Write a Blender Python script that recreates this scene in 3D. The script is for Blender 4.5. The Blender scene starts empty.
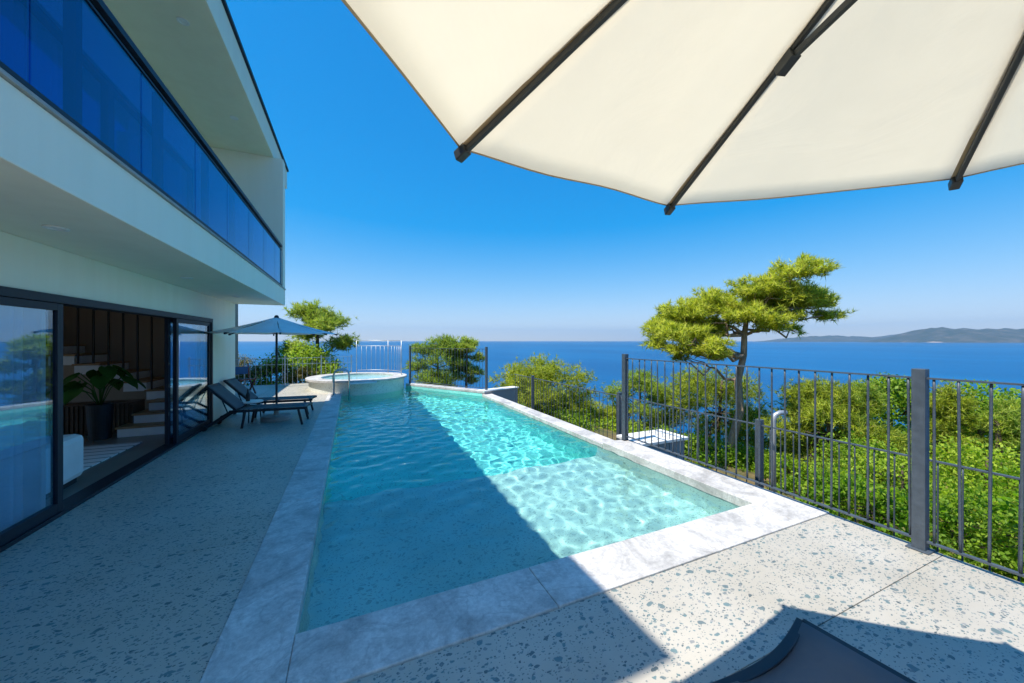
import bpy, math, random
import numpy as np
from mathutils import Vector, Matrix

R = math.radians
sc = bpy.context.scene
col = sc.collection

# ------------------------------------------------------------------ camera, sky, sun, exposure
cam_d = bpy.data.cameras.new('camera')
cam = bpy.data.objects.new('camera', cam_d)
col.objects.link(cam)
cam.location = (0, 0, 1.7)
cam.rotation_euler = (R(90), 0, R(-23.96))
cam_d.sensor_width = 36
cam_d.lens = 36 * 360 / 1024
cam_d.shift_y = -0.0010
cam_d.clip_start = 0.05
cam_d.clip_end = 150000
sc.camera = cam

SUN_DIR = Vector((0.487, 0.05, -1.0))            # the way the light travels
sun_el = math.atan2(1.0, math.hypot(0.487, 0.05))
sun_az = math.atan2(-SUN_DIR.x, -SUN_DIR.y)
world = bpy.data.worlds.new('World')
sc.world = world
world.use_nodes = True
wn, wl = world.node_tree.nodes, world.node_tree.links
wn.clear()
sky = wn.new('ShaderNodeTexSky')
sky.sky_type = 'NISHITA'
sky.sun_disc = False
sky.sun_elevation = sun_el
sky.sun_rotation = sun_az % (2 * math.pi)
sky.altitude = 50
sky.air_density = 1.0
sky.dust_density = 0.0
sky.ozone_density = 6.0
hs = wn.new('ShaderNodeHueSaturation')
hs.inputs['Saturation'].default_value = 1.9
hs.inputs['Value'].default_value = 1.0
bg = wn.new('ShaderNodeBackground')
bg.inputs['Strength'].default_value = 0.135
wo = wn.new('ShaderNodeOutputWorld')
def vmath(op, a, b):
    x = wn.new('ShaderNodeVectorMath'); x.operation = op
    for i, v in enumerate((a, b)):
        if isinstance(v, tuple): x.inputs[i].default_value = v
        else: wl.new(v, x.inputs[i])
    return x.outputs[0]
# the air near the horizon is less blinding than the model's: roll its brightest values off
soft_sky = vmath('DIVIDE', sky.outputs[0], vmath('ADD', vmath('SCALE', sky.outputs[0], (0, 0, 0)), (1, 1, 1)))
soft_sky.node.inputs[1].links[0].from_node.inputs[0].links[0].from_node.inputs['Scale'].default_value = 1 / 4.0
wl.new(soft_sky, hs.inputs['Color'])
tint = wn.new('ShaderNodeMix'); tint.data_type = 'RGBA'; tint.blend_type = 'MULTIPLY'
tint.inputs[0].default_value = 1.0
tint.inputs[7].default_value = (0.85, 0.87, 1.0, 1)
wl.new(hs.outputs[0], tint.inputs[6])
wl.new(tint.outputs[2], bg.inputs['Color'])
wl.new(bg.outputs[0], wo.inputs['Surface'])

sun_d = bpy.data.lights.new('sun', 'SUN')
sun_d.energy = 2.3
sun_d.angle = R(0.5)
sun_d.color = (1.0, 0.935, 0.84)
sun = bpy.data.objects.new('sun', sun_d)
sun.rotation_euler = SUN_DIR.to_track_quat('-Z', 'Y').to_euler()
sun.location = (-20, -3, 40)
col.objects.link(sun)
sun_d.cycles.is_caustics_light = True

sc.view_settings.view_transform = 'Standard'
sc.view_settings.look = 'None'
sc.view_settings.gamma = 1
sc.view_settings.exposure = 1.64
sc.render.engine = 'CYCLES'
cy = sc.cycles
cy.use_denoising = True
cy.denoiser = 'OPENIMAGEDENOISE'
cy.max_bounces = 20
cy.diffuse_bounces = 10
cy.glossy_bounces = 8
cy.transmission_bounces = 16
cy.transparent_max_bounces = 16
cy.volume_bounces = 0
cy.caustics_refractive = True
cy.caustics_reflective = False
cy.sample_clamp_indirect = 4
cy.blur_glossy = 0.2

rng = np.random.default_rng(7)
random.seed(7)

# ------------------------------------------------------------------ helpers: materials
def new_mat(name):
    m = bpy.data.materials.new(name)
    m.use_nodes = True
    nt = m.node_tree
    b = nt.nodes['Principled BSDF']
    return m, nt.nodes, nt.links, b

def ramp(n, stops, interp='LINEAR'):
    r = n.new('ShaderNodeValToRGB')
    r.color_ramp.interpolation = interp
    els = r.color_ramp.elements
    while len(els) < len(stops):
        els.new(0.5)
    for e, (p, c) in zip(els, stops):
        e.position = p
        e.color = (*c, 1) if len(c) == 3 else c
    return r

def mth(n, l, op, a, b=None, clamp=False):
    x = n.new('ShaderNodeMath')
    x.operation = op
    x.use_clamp = clamp
    for i, v in enumerate((a, b)):
        if v is None:
            continue
        if isinstance(v, (int, float)):
            x.inputs[i].default_value = v
        else:
            l.new(v, x.inputs[i])
    return x.outputs[0]

def mixc(n, l, fac, a, b, mode='MIX'):
    x = n.new('ShaderNodeMix')
    x.data_type = 'RGBA'
    x.blend_type = mode
    for s, v in ((x.inputs[0], fac), (x.inputs[6], a), (x.inputs[7], b)):
        if isinstance(v, (int, float)):
            s.default_value = v
        elif isinstance(v, tuple):
            s.default_value = (*v, 1)
        else:
            l.new(v, s)
    return x.outputs[2]

def noise(n, l, vec, scale, detail=4, rough=0.55, dist=0.0):
    x = n.new('ShaderNodeTexNoise')
    x.inputs['Scale'].default_value = scale
    x.inputs['Detail'].default_value = detail
    x.inputs['Roughness'].default_value = rough
    x.inputs['Distortion'].default_value = dist
    if vec is not None:
        l.new(vec, x.inputs['Vector'])
    return x

def bump(n, l, h, strength, dist=0.01):
    x = n.new('ShaderNodeBump')
    x.inputs['Strength'].default_value = strength
    x.inputs['Distance'].default_value = dist
    l.new(h, x.inputs['Height'])
    return x.outputs[0]

def pos(n):
    return n.new('ShaderNodeNewGeometry').outputs['Position']

def objc(n):
    return n.new('ShaderNodeTexCoord').outputs['Object']

def mat_plain(name, c, rough=0.5, metal=0.0, var=0.12, scale=6.0, bump_s=0.0, bump_scale=120, spec=0.5):
    m, n, l, b = new_mat(name)
    v = objc(n)
    nz = noise(n, l, v, scale, 5)
    c0 = tuple(max(0, x * (1 - var)) for x in c)
    c1 = tuple(min(1, x * (1 + var)) for x in c)
    r = ramp(n, [(0.3, c0), (0.7, c1)])
    l.new(nz.outputs[0], r.inputs[0])
    l.new(r.outputs[0], b.inputs['Base Color'])
    b.inputs['Roughness'].default_value = rough
    b.inputs['Metallic'].default_value = metal
    b.inputs['Specular IOR Level'].default_value = spec
    if bump_s > 0:
        nb = noise(n, l, v, bump_scale, 3)
        l.new(bump(n, l, nb.outputs[0], bump_s, 0.004), b.inputs['Normal'])
    return m

def mat_terrazzo(name, base, wet=False):
    m, n, l, b = new_mat(name)
    p = pos(n)
    nz = noise(n, l, p, 1.3, 5)
    fine = noise(n, l, p, 160, 2)
    c = mixc(n, l, nz.outputs[0], tuple(x * 0.86 for x in base), tuple(x * 1.1 for x in base))
    c = mixc(n, l, mth(n, l, 'MULTIPLY', fine.outputs[0], 0.35), c, tuple(x * 0.6 for x in base))
    wob = noise(n, l, p, 16, 3)
    sub = n.new('ShaderNodeVectorMath'); sub.operation = 'MULTIPLY_ADD'
    l.new(wob.outputs['Color'], sub.inputs[0])
    sub.inputs[1].default_value = (0.05, 0.05, 0.05)
    l.new(p, sub.inputs[2])
    stops = [(0.0, (0.06, 0.09, 0.10)), (0.3, (0.13, 0.17, 0.18)), (0.55, (0.14, 0.23, 0.24)),
             (0.75, (0.21, 0.23, 0.23)), (1.0, (0.34, 0.34, 0.33))]
    for scale, lo, hi, keep in ((13, 0.12, 0.34, 0.55), (23, 0.12, 0.37, 0.78), (46, 0.14, 0.38, 0.85)):
        vo = n.new('ShaderNodeTexVoronoi')
        vo.feature = 'F1'
        vo.inputs['Scale'].default_value = scale
        mp = n.new('ShaderNodeMapping')
        mp.inputs['Location'].default_value = (scale * 0.37, scale * 0.11, 0)
        mp.inputs['Rotation'].default_value = (0, 0, scale)
        mp.inputs['Scale'].default_value = (1.0, 1.5, 1.2)
        l.new(sub.outputs[0], mp.inputs[0])
        l.new(mp.outputs[0], vo.inputs['Vector'])
        sp = n.new('ShaderNodeSeparateColor')
        l.new(vo.outputs['Color'], sp.inputs[0])
        thr = mth(n, l, 'MULTIPLY_ADD', sp.outputs[0], hi - lo)
        thr.node.inputs[2].default_value = lo
        inside = mth(n, l, 'LESS_THAN', vo.outputs['Distance'], thr)
        inside = mth(n, l, 'MULTIPLY', inside, mth(n, l, 'GREATER_THAN', sp.outputs[1], 1 - keep))
        cr = ramp(n, stops)
        l.new(sp.outputs[2], cr.inputs[0])
        c = mixc(n, l, mth(n, l, 'MULTIPLY', inside, 0.4 if wet else 0.95), c, cr.outputs[0])
    st = noise(n, l, p, 0.55, 6, 0.62)
    sr = ramp(n, [(0.36, (0.80, 0.79, 0.76)), (0.6, (1, 1, 1))])
    l.new(st.outputs[0], sr.inputs[0])
    c = mixc(n, l, 1.0, c, sr.outputs[0], 'MULTIPLY')
    l.new(c, b.inputs['Base Color'])
    b.inputs['Roughness'].default_value = 0.42 if not wet else 0.6
    b.inputs['Specular IOR Level'].default_value = 0.4
    l.new(bump(n, l, fine.outputs[0], 0.12, 0.002), b.inputs['Normal'])
    return m

def mat_marble(name, base):
    m, n, l, b = new_mat(name)
    p = pos(n)
    a = noise(n, l, p, 2.2, 8, 0.62, 1.2)
    r1 = ramp(n, [(0.32, tuple(x * 0.55 for x in base)), (0.5, tuple(x * 0.88 for x in base)), (0.68, tuple(min(1, x * 1.08) for x in base))])
    l.new(a.outputs[0], r1.inputs[0])
    v = noise(n, l, p, 1.6, 9, 0.6, 2.2)
    d = mth(n, l, 'ABSOLUTE', mth(n, l, 'SUBTRACT', v.outputs[0], 0.5))
    vm = ramp(n, [(0.0, (1, 1, 1)), (0.035, (0, 0, 0))])
    l.new(d, vm.inputs[0])
    c = mixc(n, l, mth(n, l, 'MULTIPLY', vm.outputs[0], 0.5), r1.outputs[0], tuple(x * 0.55 for x in base))
    f = noise(n, l, p, 40, 5, 0.7)
    fr = ramp(n, [(0.38, (0.78, 0.78, 0.79)), (0.62, (1, 1, 1))])
    l.new(f.outputs[0], fr.inputs[0])
    c = mixc(n, l, 1.0, c, fr.outputs[0], 'MULTIPLY')
    l.new(c, b.inputs['Base Color'])
    b.inputs['Roughness'].default_value = 0.5
    b.inputs['Specular IOR Level'].default_value = 0.35
    l.new(bump(n, l, f.outputs[0], 0.15, 0.003), b.inputs['Normal'])
    return m

def mat_glass(name, tint, ior=1.9, rough=0.0, glint=(1, 1, 1)):
    m, n, l, b = new_mat(name)
    n.remove(b)
    out = n['Material Output']
    t = n.new('ShaderNodeBsdfTransparent'); t.inputs[0].default_value = (*tint, 1)
    g = n.new('ShaderNodeBsdfGlossy'); g.inputs['Roughness'].default_value = rough
    g.inputs['Color'].default_value = (*glint, 1)
    lw = n.new('ShaderNodeLayerWeight'); lw.inputs[0].default_value = 0.5
    f0 = ((ior - 1) / (ior + 1)) ** 2
    f = mth(n, l, 'MULTIPLY_ADD', mth(n, l, 'POWER', lw.outputs['Facing'], 5.0), 1 - f0)
    f.node.inputs[2].default_value = f0
    nz = noise(n, l, objc(n), 1.1, 2)
    nb = bump(n, l, nz.outputs[0], 0.05, 0.02)
    l.new(nb, g.inputs['Normal'])
    mx = n.new('ShaderNodeMixShader')
    l.new(f, mx.inputs[0]); l.new(t.outputs[0], mx.inputs[1]); l.new(g.outputs[0], mx.inputs[2])
    l.new(mx.outputs[0], out.inputs['Surface'])
    return m

def mat_fabric(name, c, trans=0.0, weave=260.0, tc=None):
    m, n, l, b = new_mat(name)
    out = n['Material Output']
    v = objc(n)
    nz = noise(n, l, v, 3.0, 5)
    r = ramp(n, [(0.3, tuple(x * 0.93 for x in c)), (0.7, tuple(min(1, x * 1.05) for x in c))])
    l.new(nz.outputs[0], r.inputs[0])
    l.new(r.outputs[0], b.inputs['Base Color'])
    b.inputs['Roughness'].default_value = 0.8
    b.inputs['Specular IOR Level'].default_value = 0.2
    wv = noise(n, l, v, weave, 2)
    fold = noise(n, l, v, 2.6, 4, 0.5, 1.6)
    hh = mth(n, l, 'ADD', mth(n, l, 'MULTIPLY', wv.outputs[0], 0.03), mth(n, l, 'MULTIPLY', fold.outputs[0], 1.0))
    l.new(bump(n, l, hh, 0.14, 0.05), b.inputs['Normal'])
    if trans > 0:
        t = n.new('ShaderNodeBsdfTranslucent')
        l.new(b.inputs['Normal'].links[0].from_socket, t.inputs['Normal'])
        if tc:
            t.inputs[0].default_value = (*tc, 1)
        else:
            l.new(r.outputs[0], t.inputs[0])
        mx = n.new('ShaderNodeMixShader'); mx.inputs[0].default_value = trans
        l.new(b.outputs[0], mx.inputs[1]); l.new(t.outputs[0], mx.inputs[2])
        l.new(mx.outputs[0], out.inputs['Surface'])
    return m

def mat_leaf(name, cols, trans=0.3, tmul=1.5):
    m, n, l, b = new_mat(name)
    out = n['Material Output']
    g = n.new('ShaderNodeNewGeometry')
    nz = noise(n, l, g.outputs['Position'], 2.6, 3, 0.7)
    f = mth(n, l, 'ADD', mth(n, l, 'MULTIPLY', g.outputs['Random Per Island'], 0.4), mth(n, l, 'MULTIPLY_ADD', nz.outputs[0], 1.3))
    f.node.inputs[1].links[0].from_node.inputs[2].default_value = -0.24
    r = ramp(n, [(0.15, cols[0]), (0.5, cols[1]), (0.9, cols[2])])
    oi = n.new('ShaderNodeObjectInfo')
    f = mth(n, l, 'ADD', f, mth(n, l, 'MULTIPLY_ADD', oi.outputs['Random'], 0.34))
    f.node.inputs[1].links[0].from_node.inputs[2].default_value = -0.17
    l.new(f, r.inputs[0])
    dead = mth(n, l, 'MULTIPLY', mth(n, l, 'GREATER_THAN', mth(n, l, 'FRACT', mth(n, l, 'MULTIPLY', g.outputs['Random Per Island'], 37.0)), 0.975), 0.6)
    class _R: pass
    rr = _R(); rr.outputs = [mixc(n, l, dead, r.outputs[0], (0.26, 0.16, 0.06))]
    r = rr
    l.new(r.outputs[0], b.inputs['Base Color'])
    b.inputs['Roughness'].default_value = 0.55
    b.inputs['Specular IOR Level'].default_value = 0.3
    t = n.new('ShaderNodeBsdfTranslucent')
    l.new(mixc(n, l, 1.0, r.outputs[0], (tmul, tmul * 1.05, tmul * 0.5), 'MULTIPLY'), t.inputs[0])
    mx = n.new('ShaderNodeMixShader'); mx.inputs[0].default_value = trans
    l.new(b.outputs[0], mx.inputs[1]); l.new(t.outputs[0], mx.inputs[2])
    l.new(mx.outputs[0], out.inputs['Surface'])
    return m

def mat_bark(name, c):
    m, n, l, b = new_mat(name)
    v = objc(n)
    mp = n.new('ShaderNodeMapping'); mp.inputs['Scale'].default_value = (1, 1, 0.3)
    l.new(v, mp.inputs[0])
    vo = n.new('ShaderNodeTexVoronoi'); vo.inputs['Scale'].default_value = 14
    l.new(mp.outputs[0], vo.inputs['Vector'])
    nz = noise(n, l, mp.outputs[0], 9, 6)
    r = ramp(n, [(0.25, tuple(x * 0.35 for x in c)), (0.6, c), (0.85, tuple(x * 1.6 for x in c))])
    l.new(nz.outputs[0], r.inputs[0])
    l.new(r.outputs[0], b.inputs['Base Color'])
    b.inputs['Roughness'].default_value = 0.9
    l.new(bump(n, l, vo.outputs['Distance'], 0.9, 0.04), b.inputs['Normal'])
    return m

def mat_plaster(name, c):
    m, n, l, b = new_mat(name)
    p = pos(n)
    big = noise(n, l, p, 0.5, 5)
    mp = n.new('ShaderNodeMapping'); mp.inputs['Scale'].default_value = (3, 3, 0.25)
    l.new(p, mp.inputs[0])
    streak = noise(n, l, mp.outputs[0], 1.6, 5)
    cc = mixc(n, l, big.outputs[0], tuple(x * 0.93 for x in c), tuple(min(1, x * 1.04) for x in c))
    sr = ramp(n, [(0.35, (0.97, 0.965, 0.955)), (0.6, (1, 1, 1))])
    l.new(streak.outputs[0], sr.inputs[0])
    cc = mixc(n, l, 1.0, cc, sr.outputs[0], 'MULTIPLY')
    l.new(cc, b.inputs['Base Color'])
    b.inputs['Roughness'].default_value = 0.85
    b.inputs['Specular IOR Level'].default_value = 0.2
    f = noise(n, l, p, 90, 4, 0.65)
    l.new(bump(n, l, f.outputs[0], 0.3, 0.006), b.inputs['Normal'])
    return m

def mat_wood(name, c):
    m, n, l, b = new_mat(name)
    v = objc(n)
    mp = n.new('ShaderNodeMapping'); mp.inputs['Scale'].default_value = (1.0, 9.0, 9.0)
    l.new(v, mp.inputs[0])
    nz = noise(n, l, mp.outputs[0], 3.0, 6, 0.6, 0.6)
    r = ramp(n, [(0.3, tuple(x * 0.6 for x in c)), (0.7, tuple(x * 1.15 for x in c))])
    l.new(nz.outputs[0], r.inputs[0])
    l.new(r.outputs[0], b.inputs['Base Color'])
    b.inputs['Roughness'].default_value = 0.5
    return m

# ------------------------------------------------------------------ helpers: meshes
class MB:
    def __init__(s):
        s.v = []; s.f = []
    def add(s, vs, fs):
        o = len(s.v)
        s.v += [tuple(p) for p in vs]
        s.f += [tuple(i + o for i in q) for q in fs]
        return s
    def box(s, x0, y0, z0, x1, y1, z1):
        vs = [(x0, y0, z0), (x1, y0, z0), (x1, y1, z0), (x0, y1, z0), (x0, y0, z1), (x1, y0, z1), (x1, y1, z1), (x0, y1, z1)]
        return s.add(vs, [(3, 2, 1, 0), (4, 5, 6, 7), (0, 1, 5, 4), (1, 2, 6, 5), (2, 3, 7, 6), (3, 0, 4, 7)])
    def bar(s, a, b, w, h, up=(0, 0, 1)):
        a, b = Vector(a), Vector(b)
        d = (b - a).normalized()
        x = d.cross(Vector(up))
        if x.length < 1e-4:
            x = d.cross(Vector((1, 0, 0)))
        x.normalize(); y = x.cross(d).normalized()
        vs = []
        for p in (a, b):
            for sx, sy in ((-1, -1), (1, -1), (1, 1), (-1, 1)):
                vs.append(p + x * (sx * w / 2) + y * (sy * h / 2))
        return s.add(vs, [(0, 1, 2, 3), (7, 6, 5, 4), (0, 4, 5, 1), (1, 5, 6, 2), (2, 6, 7, 3), (3, 7, 4, 0)])
    def tube(s, pts, r, n=8, cap=True):
        pts = [Vector(p) for p in pts]
        rs = r if isinstance(r, (list, tuple)) else [r] * len(pts)
        ref = None
        rings = []
        for i, p in enumerate(pts):
            d = (pts[min(i + 1, len(pts) - 1)] - pts[max(i - 1, 0)]).normalized()
            if ref is None:
                ref = Vector((1, 0, 0)) if abs(d.x) < 0.9 else Vector((0, 1, 0))
            x = (ref - d * ref.dot(d)).normalized(); ref = x
            y = d.cross(x)
            rings.append([p + x * (rs[i] * math.cos(2 * math.pi * k / n)) + y * (rs[i] * math.sin(2 * math.pi * k / n)) for k in range(n)])
        vs = [q for rg in rings for q in rg]
        fs = []
        for i in range(len(pts) - 1):
            for k in range(n):
                fs.append((i * n + k, i * n + (k + 1) % n, (i + 1) * n + (k + 1) % n, (i + 1) * n + k))
        if cap:
            fs.append(tuple(range(n - 1, -1, -1)))
            fs.append(tuple((len(pts) - 1) * n + k for k in range(n)))
        return s.add(vs, fs)
    def lathe(s, prof, c=(0, 0, 0), n=32, a0=0.0, a1=2 * math.pi):
        full = abs(a1 - a0 - 2 * math.pi) < 1e-6
        m = n if full else n + 1
        vs = []
        for (r, z) in prof:
            for k in range(m):
                a = a0 + (a1 - a0) * k / n
                vs.append((c[0] + r * math.cos(a), c[1] + r * math.sin(a), c[2] + z))
        fs = []
        for i in range(len(prof) - 1):
            for k in range(n):
                k2 = (k + 1) % m
                fs.append((i * m + k, i * m + k2, (i + 1) * m + k2, (i + 1) * m + k))
        return s.add(vs, fs)
    def prism(s, poly, z0, z1):
        n = len(poly)
        vs = [(x, y, z0) for x, y in poly] + [(x, y, z1) for x, y in poly]
        fs = [tuple(range(n - 1, -1, -1)), tuple(range(n, 2 * n))]
        fs += [(i, (i + 1) % n, n + (i + 1) % n, n + i) for i in range(n)]
        return s.add(vs, fs)
    def build(s, name, mat, parent=None, smooth=False, bevel=0.0, solid=0.0):
        me = bpy.data.meshes.new(name)
        me.from_pydata(s.v, [], s.f)
        me.validate()
        me.update()
        if smooth:
            me.polygons.foreach_set('use_smooth', [True] * len(me.polygons))
        me.materials.append(mat)
        o = bpy.data.objects.new(name, me)
        col.objects.link(o)
        if parent is not None:
            o.parent = parent
        if solid:
            md = o.modifiers.new('solid', 'SOLIDIFY'); md.thickness = solid; md.offset = 0
        if bevel:
            md = o.modifiers.new('bevel', 'BEVEL'); md.width = bevel; md.segments = 2; md.limit_method = 'ANGLE'
        return o

def np_mesh(name, verts, nper, mat, parent=None, normals=None):
    """verts (N, nper, 3): a soup of N separate faces with nper corners each"""
    n = len(verts)
    if normals is not None:                    # wind every face to the side its normal shows
        fnr = np.cross(verts[:, 1] - verts[:, 0], verts[:, 2] - verts[:, 0])
        back = (fnr * normals).sum(1) < 0
        verts = np.where(back[:, None, None], verts[:, ::-1], verts)
    me = bpy.data.meshes.new(name)
    me.vertices.add(n * nper)
    me.vertices.foreach_set('co', verts.reshape(-1).astype(np.float32))
    me.loops.add(n * nper)
    me.loops.foreach_set('vertex_index', np.arange(n * nper, dtype=np.int32))
    me.polygons.add(n)
    me.polygons.foreach_set('loop_start', np.arange(0, n * nper, nper, dtype=np.int32))
    me.update(calc_edges=True)
    if normals is not None:
        me.polygons.foreach_set('use_smooth', [True] * n)
        me.normals_split_custom_set_from_vertices(np.repeat(normals, nper, axis=0).astype(np.float32))
    me.materials.append(mat)
    o = bpy.data.objects.new(name, me)
    col.objects.link(o)
    o.parent = parent
    return o

def tag(o, label, cat, group=None):
    o['label'] = label; o['category'] = cat
    if group:
        o['group'] = group
    return o

def thing(name, label, cat, loc=(0, 0, 0), rz=0.0, group=None):
    o = bpy.data.objects.new(name, None)
    o.empty_display_size = 0.2
    o.location = loc; o.rotation_euler = (0, 0, rz)
    col.objects.link(o)
    return tag(o, label, cat, group)

def struct(o, kind='structure'):
    o['kind'] = kind
    return o

def copy_part(src, parent, loc=None, rot=None):
    c = src.copy()
    col.objects.link(c)
    c.parent = parent
    if loc is not None:
        c.location = loc
    if rot is not None:
        c.rotation_euler = rot
    return c

def copy_tree(o, parent=None):
    c = o.copy()
    col.objects.link(c)
    if parent is not None:
        c.parent = parent
    for ch in list(o.children):
        copy_tree(ch, c)
    return c

# ------------------------------------------------------------------ materials
M = {}
M['terrazzo'] = mat_terrazzo('terrazzo', (0.53, 0.495, 0.425))
M['pool_tile'] = mat_terrazzo('pool_terrazzo', (0.88, 0.90, 0.83), wet=True)
M['deep_tile'] = mat_terrazzo('depth_tinted_terrazzo', (0.34, 0.93, 0.84), wet=True)  # light absorbed by the deeper water is put into this floor's colour
M['marble'] = mat_marble('white_marble', (0.69, 0.67, 0.635))
M['plaster'] = mat_plaster('white_plaster', (0.92, 0.86, 0.71))
M['soffit'] = mat_plaster('soffit_plaster', (0.89, 0.82, 0.64))
M['grey_render'] = mat_plaster('grey_render', (0.34, 0.33, 0.34))
M['frame'] = mat_plain('dark_aluminium', (0.012, 0.016, 0.026), 0.5, 0.0, bump_s=0.05, spec=0.3)
M['fence'] = mat_plain('grey_fence_paint', (0.075, 0.095, 0.118), 0.5, 0.2, var=0.2, scale=15, bump_s=0.3, bump_scale=60)
M['silver'] = mat_plain('pale_steel', (0.42, 0.44, 0.46), 0.4, 0.5, var=0.1)
M['steel'] = mat_plain('stainless_steel', (0.45, 0.48, 0.50), 0.25, 0.9, var=0.05)
M['glass'] = mat_glass('door_glass', (0.66, 0.87, 0.99), 2.3, glint=(0.8, 0.93, 1.0))
M['blue_glass'] = mat_glass('blue_balcony_glass', (0.11, 0.32, 0.64), 1.9, glint=(0.5, 0.8, 1.0))
M['sling'] = mat_fabric('black_sling', (0.12, 0.13, 0.145), weave=500)
M['lounger'] = mat_plain('lounger_frame', (0.016, 0.019, 0.026), 0.45, 0.2)
M['canvas'] = mat_fabric('cream_canvas', (0.90, 0.88, 0.82), 0.60, tc=(0.96, 0.91, 0.79))
M['grey_canvas'] = mat_fabric('grey_canvas', (0.90, 0.91, 0.92), 0.12)
M['hem'] = mat_fabric('tan_hem', (0.55, 0.42, 0.26), 0.2)
M['rib'] = mat_plain('charcoal_rib', (0.035, 0.04, 0.042), 0.45, 0.3)
M['stone'] = mat_plain('grey_stone_base', (0.34, 0.34, 0.33), 0.8, bump_s=0.3)
M['white'] = mat_plain('white_paint', (0.78, 0.78, 0.76), 0.5, var=0.05)
M['wood'] = mat_wood('oak', (0.42, 0.25, 0.12))
M['dark_wood'] = mat_wood('walnut', (0.10, 0.055, 0.03))
M['black'] = mat_plain('black_matt', (0.012, 0.012, 0.013), 0.6)
M['floor_in'] = mat_plain('stone_floor', (0.21, 0.18, 0.155), 0.35, var=0.1, scale=2)
M['wall_in'] = mat_plaster('room_plaster', (0.36, 0.30, 0.24))
M['curtain'] = mat_fabric('sheer_curtain', (0.80, 0.82, 0.84), 0.4)
M['boucle'] = mat_fabric('white_boucle', (0.72, 0.72, 0.70), 0.0, 90)
M['rug'] = mat_fabric('pale_rug', (0.58, 0.58, 0.58), 0.0, 60)
m, n, l, b = new_mat('striped_rug')
wv = n.new('ShaderNodeTexWave'); wv.bands_direction = 'Y'; wv.inputs['Scale'].default_value = 1.5; wv.inputs['Distortion'].default_value = 0.6
l.new(objc(n), wv.inputs['Vector'])
rgr = ramp(n, [(0.04, (0.30, 0.29, 0.28)), (0.12, (0.80, 0.79, 0.77))]); l.new(wv.outputs['Fac'], rgr.inputs[0])
l.new(rgr.outputs[0], b.inputs['Base Color']); b.inputs['Roughness'].default_value = 0.95
M['rug'] = m
M['bark'] = mat_bark('pine_bark', (0.36, 0.26, 0.19))
M['bark_dark'] = mat_bark('dark_bark', (0.10, 0.075, 0.055))
M['pine'] = mat_leaf('pine_needles', [(0.10, 0.16, 0.02), (0.31, 0.38, 0.04), (0.58, 0.60, 0.08)], 0.45)
M['pine_dark'] = mat_leaf('dark_pine_needles', [(0.08, 0.15, 0.03), (0.22, 0.34, 0.05), (0.44, 0.50, 0.08)], 0.45)
M['leaf'] = mat_leaf('oak_leaves', [(0.07, 0.17, 0.014), (0.17, 0.33, 0.02), (0.32, 0.46, 0.035)], 0.5)
M['leaf_pale'] = mat_leaf('pale_leaves', [(0.08, 0.17, 0.02), (0.22, 0.36, 0.03), (0.42, 0.54, 0.05)], 0.45)
M['olive'] = mat_leaf('dry_shrub_leaves', [(0.10, 0.11, 0.03), (0.22, 0.20, 0.06), (0.34, 0.28, 0.10)], 0.3)
M['house_plant'] = mat_leaf('house_plant_leaves', [(0.02, 0.08, 0.012), (0.04, 0.14, 0.02), (0.07, 0.2, 0.03)], 0.2)
M['maroon'] = mat_plain('maroon_wood', (0.12, 0.03, 0.025), 0.6)
M['blue_cloth'] = mat_fabric('blue_cloth', (0.03, 0.10, 0.22))

# ------------------------------------------------------------------ terrain, sea, hills
SEA_Z = -50.0
def ground(x, y):
    dx = np.maximum(0, x - 4.6); dy = np.maximum(0, y - 16.6)
    s = np.hypot(dx, dy)
    z = -1.0 - 0.24 * np.minimum(s, 10) - 0.46 * np.maximum(0, s - 10)
    z = z + 0.22 * np.sin(x * 0.7 + 1.3) * np.sin(y * 0.6) * np.minimum(1, s / 6)
    z = np.where((x < 4.3) & (y < 16.5) & (y > -40), -2.3, z)
    return np.maximum(z, SEA_Z - 8)

def axis(lo, hi, near0, near1, fine, coarse):
    a = list(np.arange(lo, near0, coarse)) + list(np.arange(near0, near1, fine)) + list(np.arange(near1, hi + coarse, coarse))
    return np.array(a)
gx = axis(-160, 200, -6, 40, 0.7, 5.0); gy = axis(-160, 200, -10, 40, 0.7, 5.0)
X, Y = np.meshgrid(gx, gy, indexing='ij')
Z = ground(X, Y)
nx, ny = len(gx), len(gy)
t = MB()
t.v = [tuple(p) for p in np.stack([X, Y, Z], -1).reshape(-1, 3)]
t.f = [(i * ny + j, (i + 1) * ny + j, (i + 1) * ny + j + 1, i * ny + j + 1) for i in range(nx - 1) for j in range(ny - 1)]
m, n, l, b = new_mat('dry_hillside')
p = pos(n)
a1 = noise(n, l, p, 0.35, 6, 0.6)
a2 = noise(n, l, p, 5, 6, 0.7)
r1 = ramp(n, [(0.38, (0.26, 0.15, 0.07)), (0.5, (0.20, 0.16, 0.06)), (0.62, (0.07, 0.10, 0.02))])
l.new(a1.outputs[0], r1.inputs[0])
r2 = ramp(n, [(0.35, (0.55, 0.5, 0.45)), (0.65, (1, 1, 1))])
l.new(a2.outputs[0], r2.inputs[0])
l.new(mixc(n, l, 1.0, r1.outputs[0], r2.outputs[0], 'MULTIPLY'), b.inputs['Base Color'])
b.inputs['Roughness'].default_value = 0.95
l.new(bump(n, l, a2.outputs[0], 0.8, 0.08), b.inputs['Normal'])
struct(t.build('ground', m, smooth=True))

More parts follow.
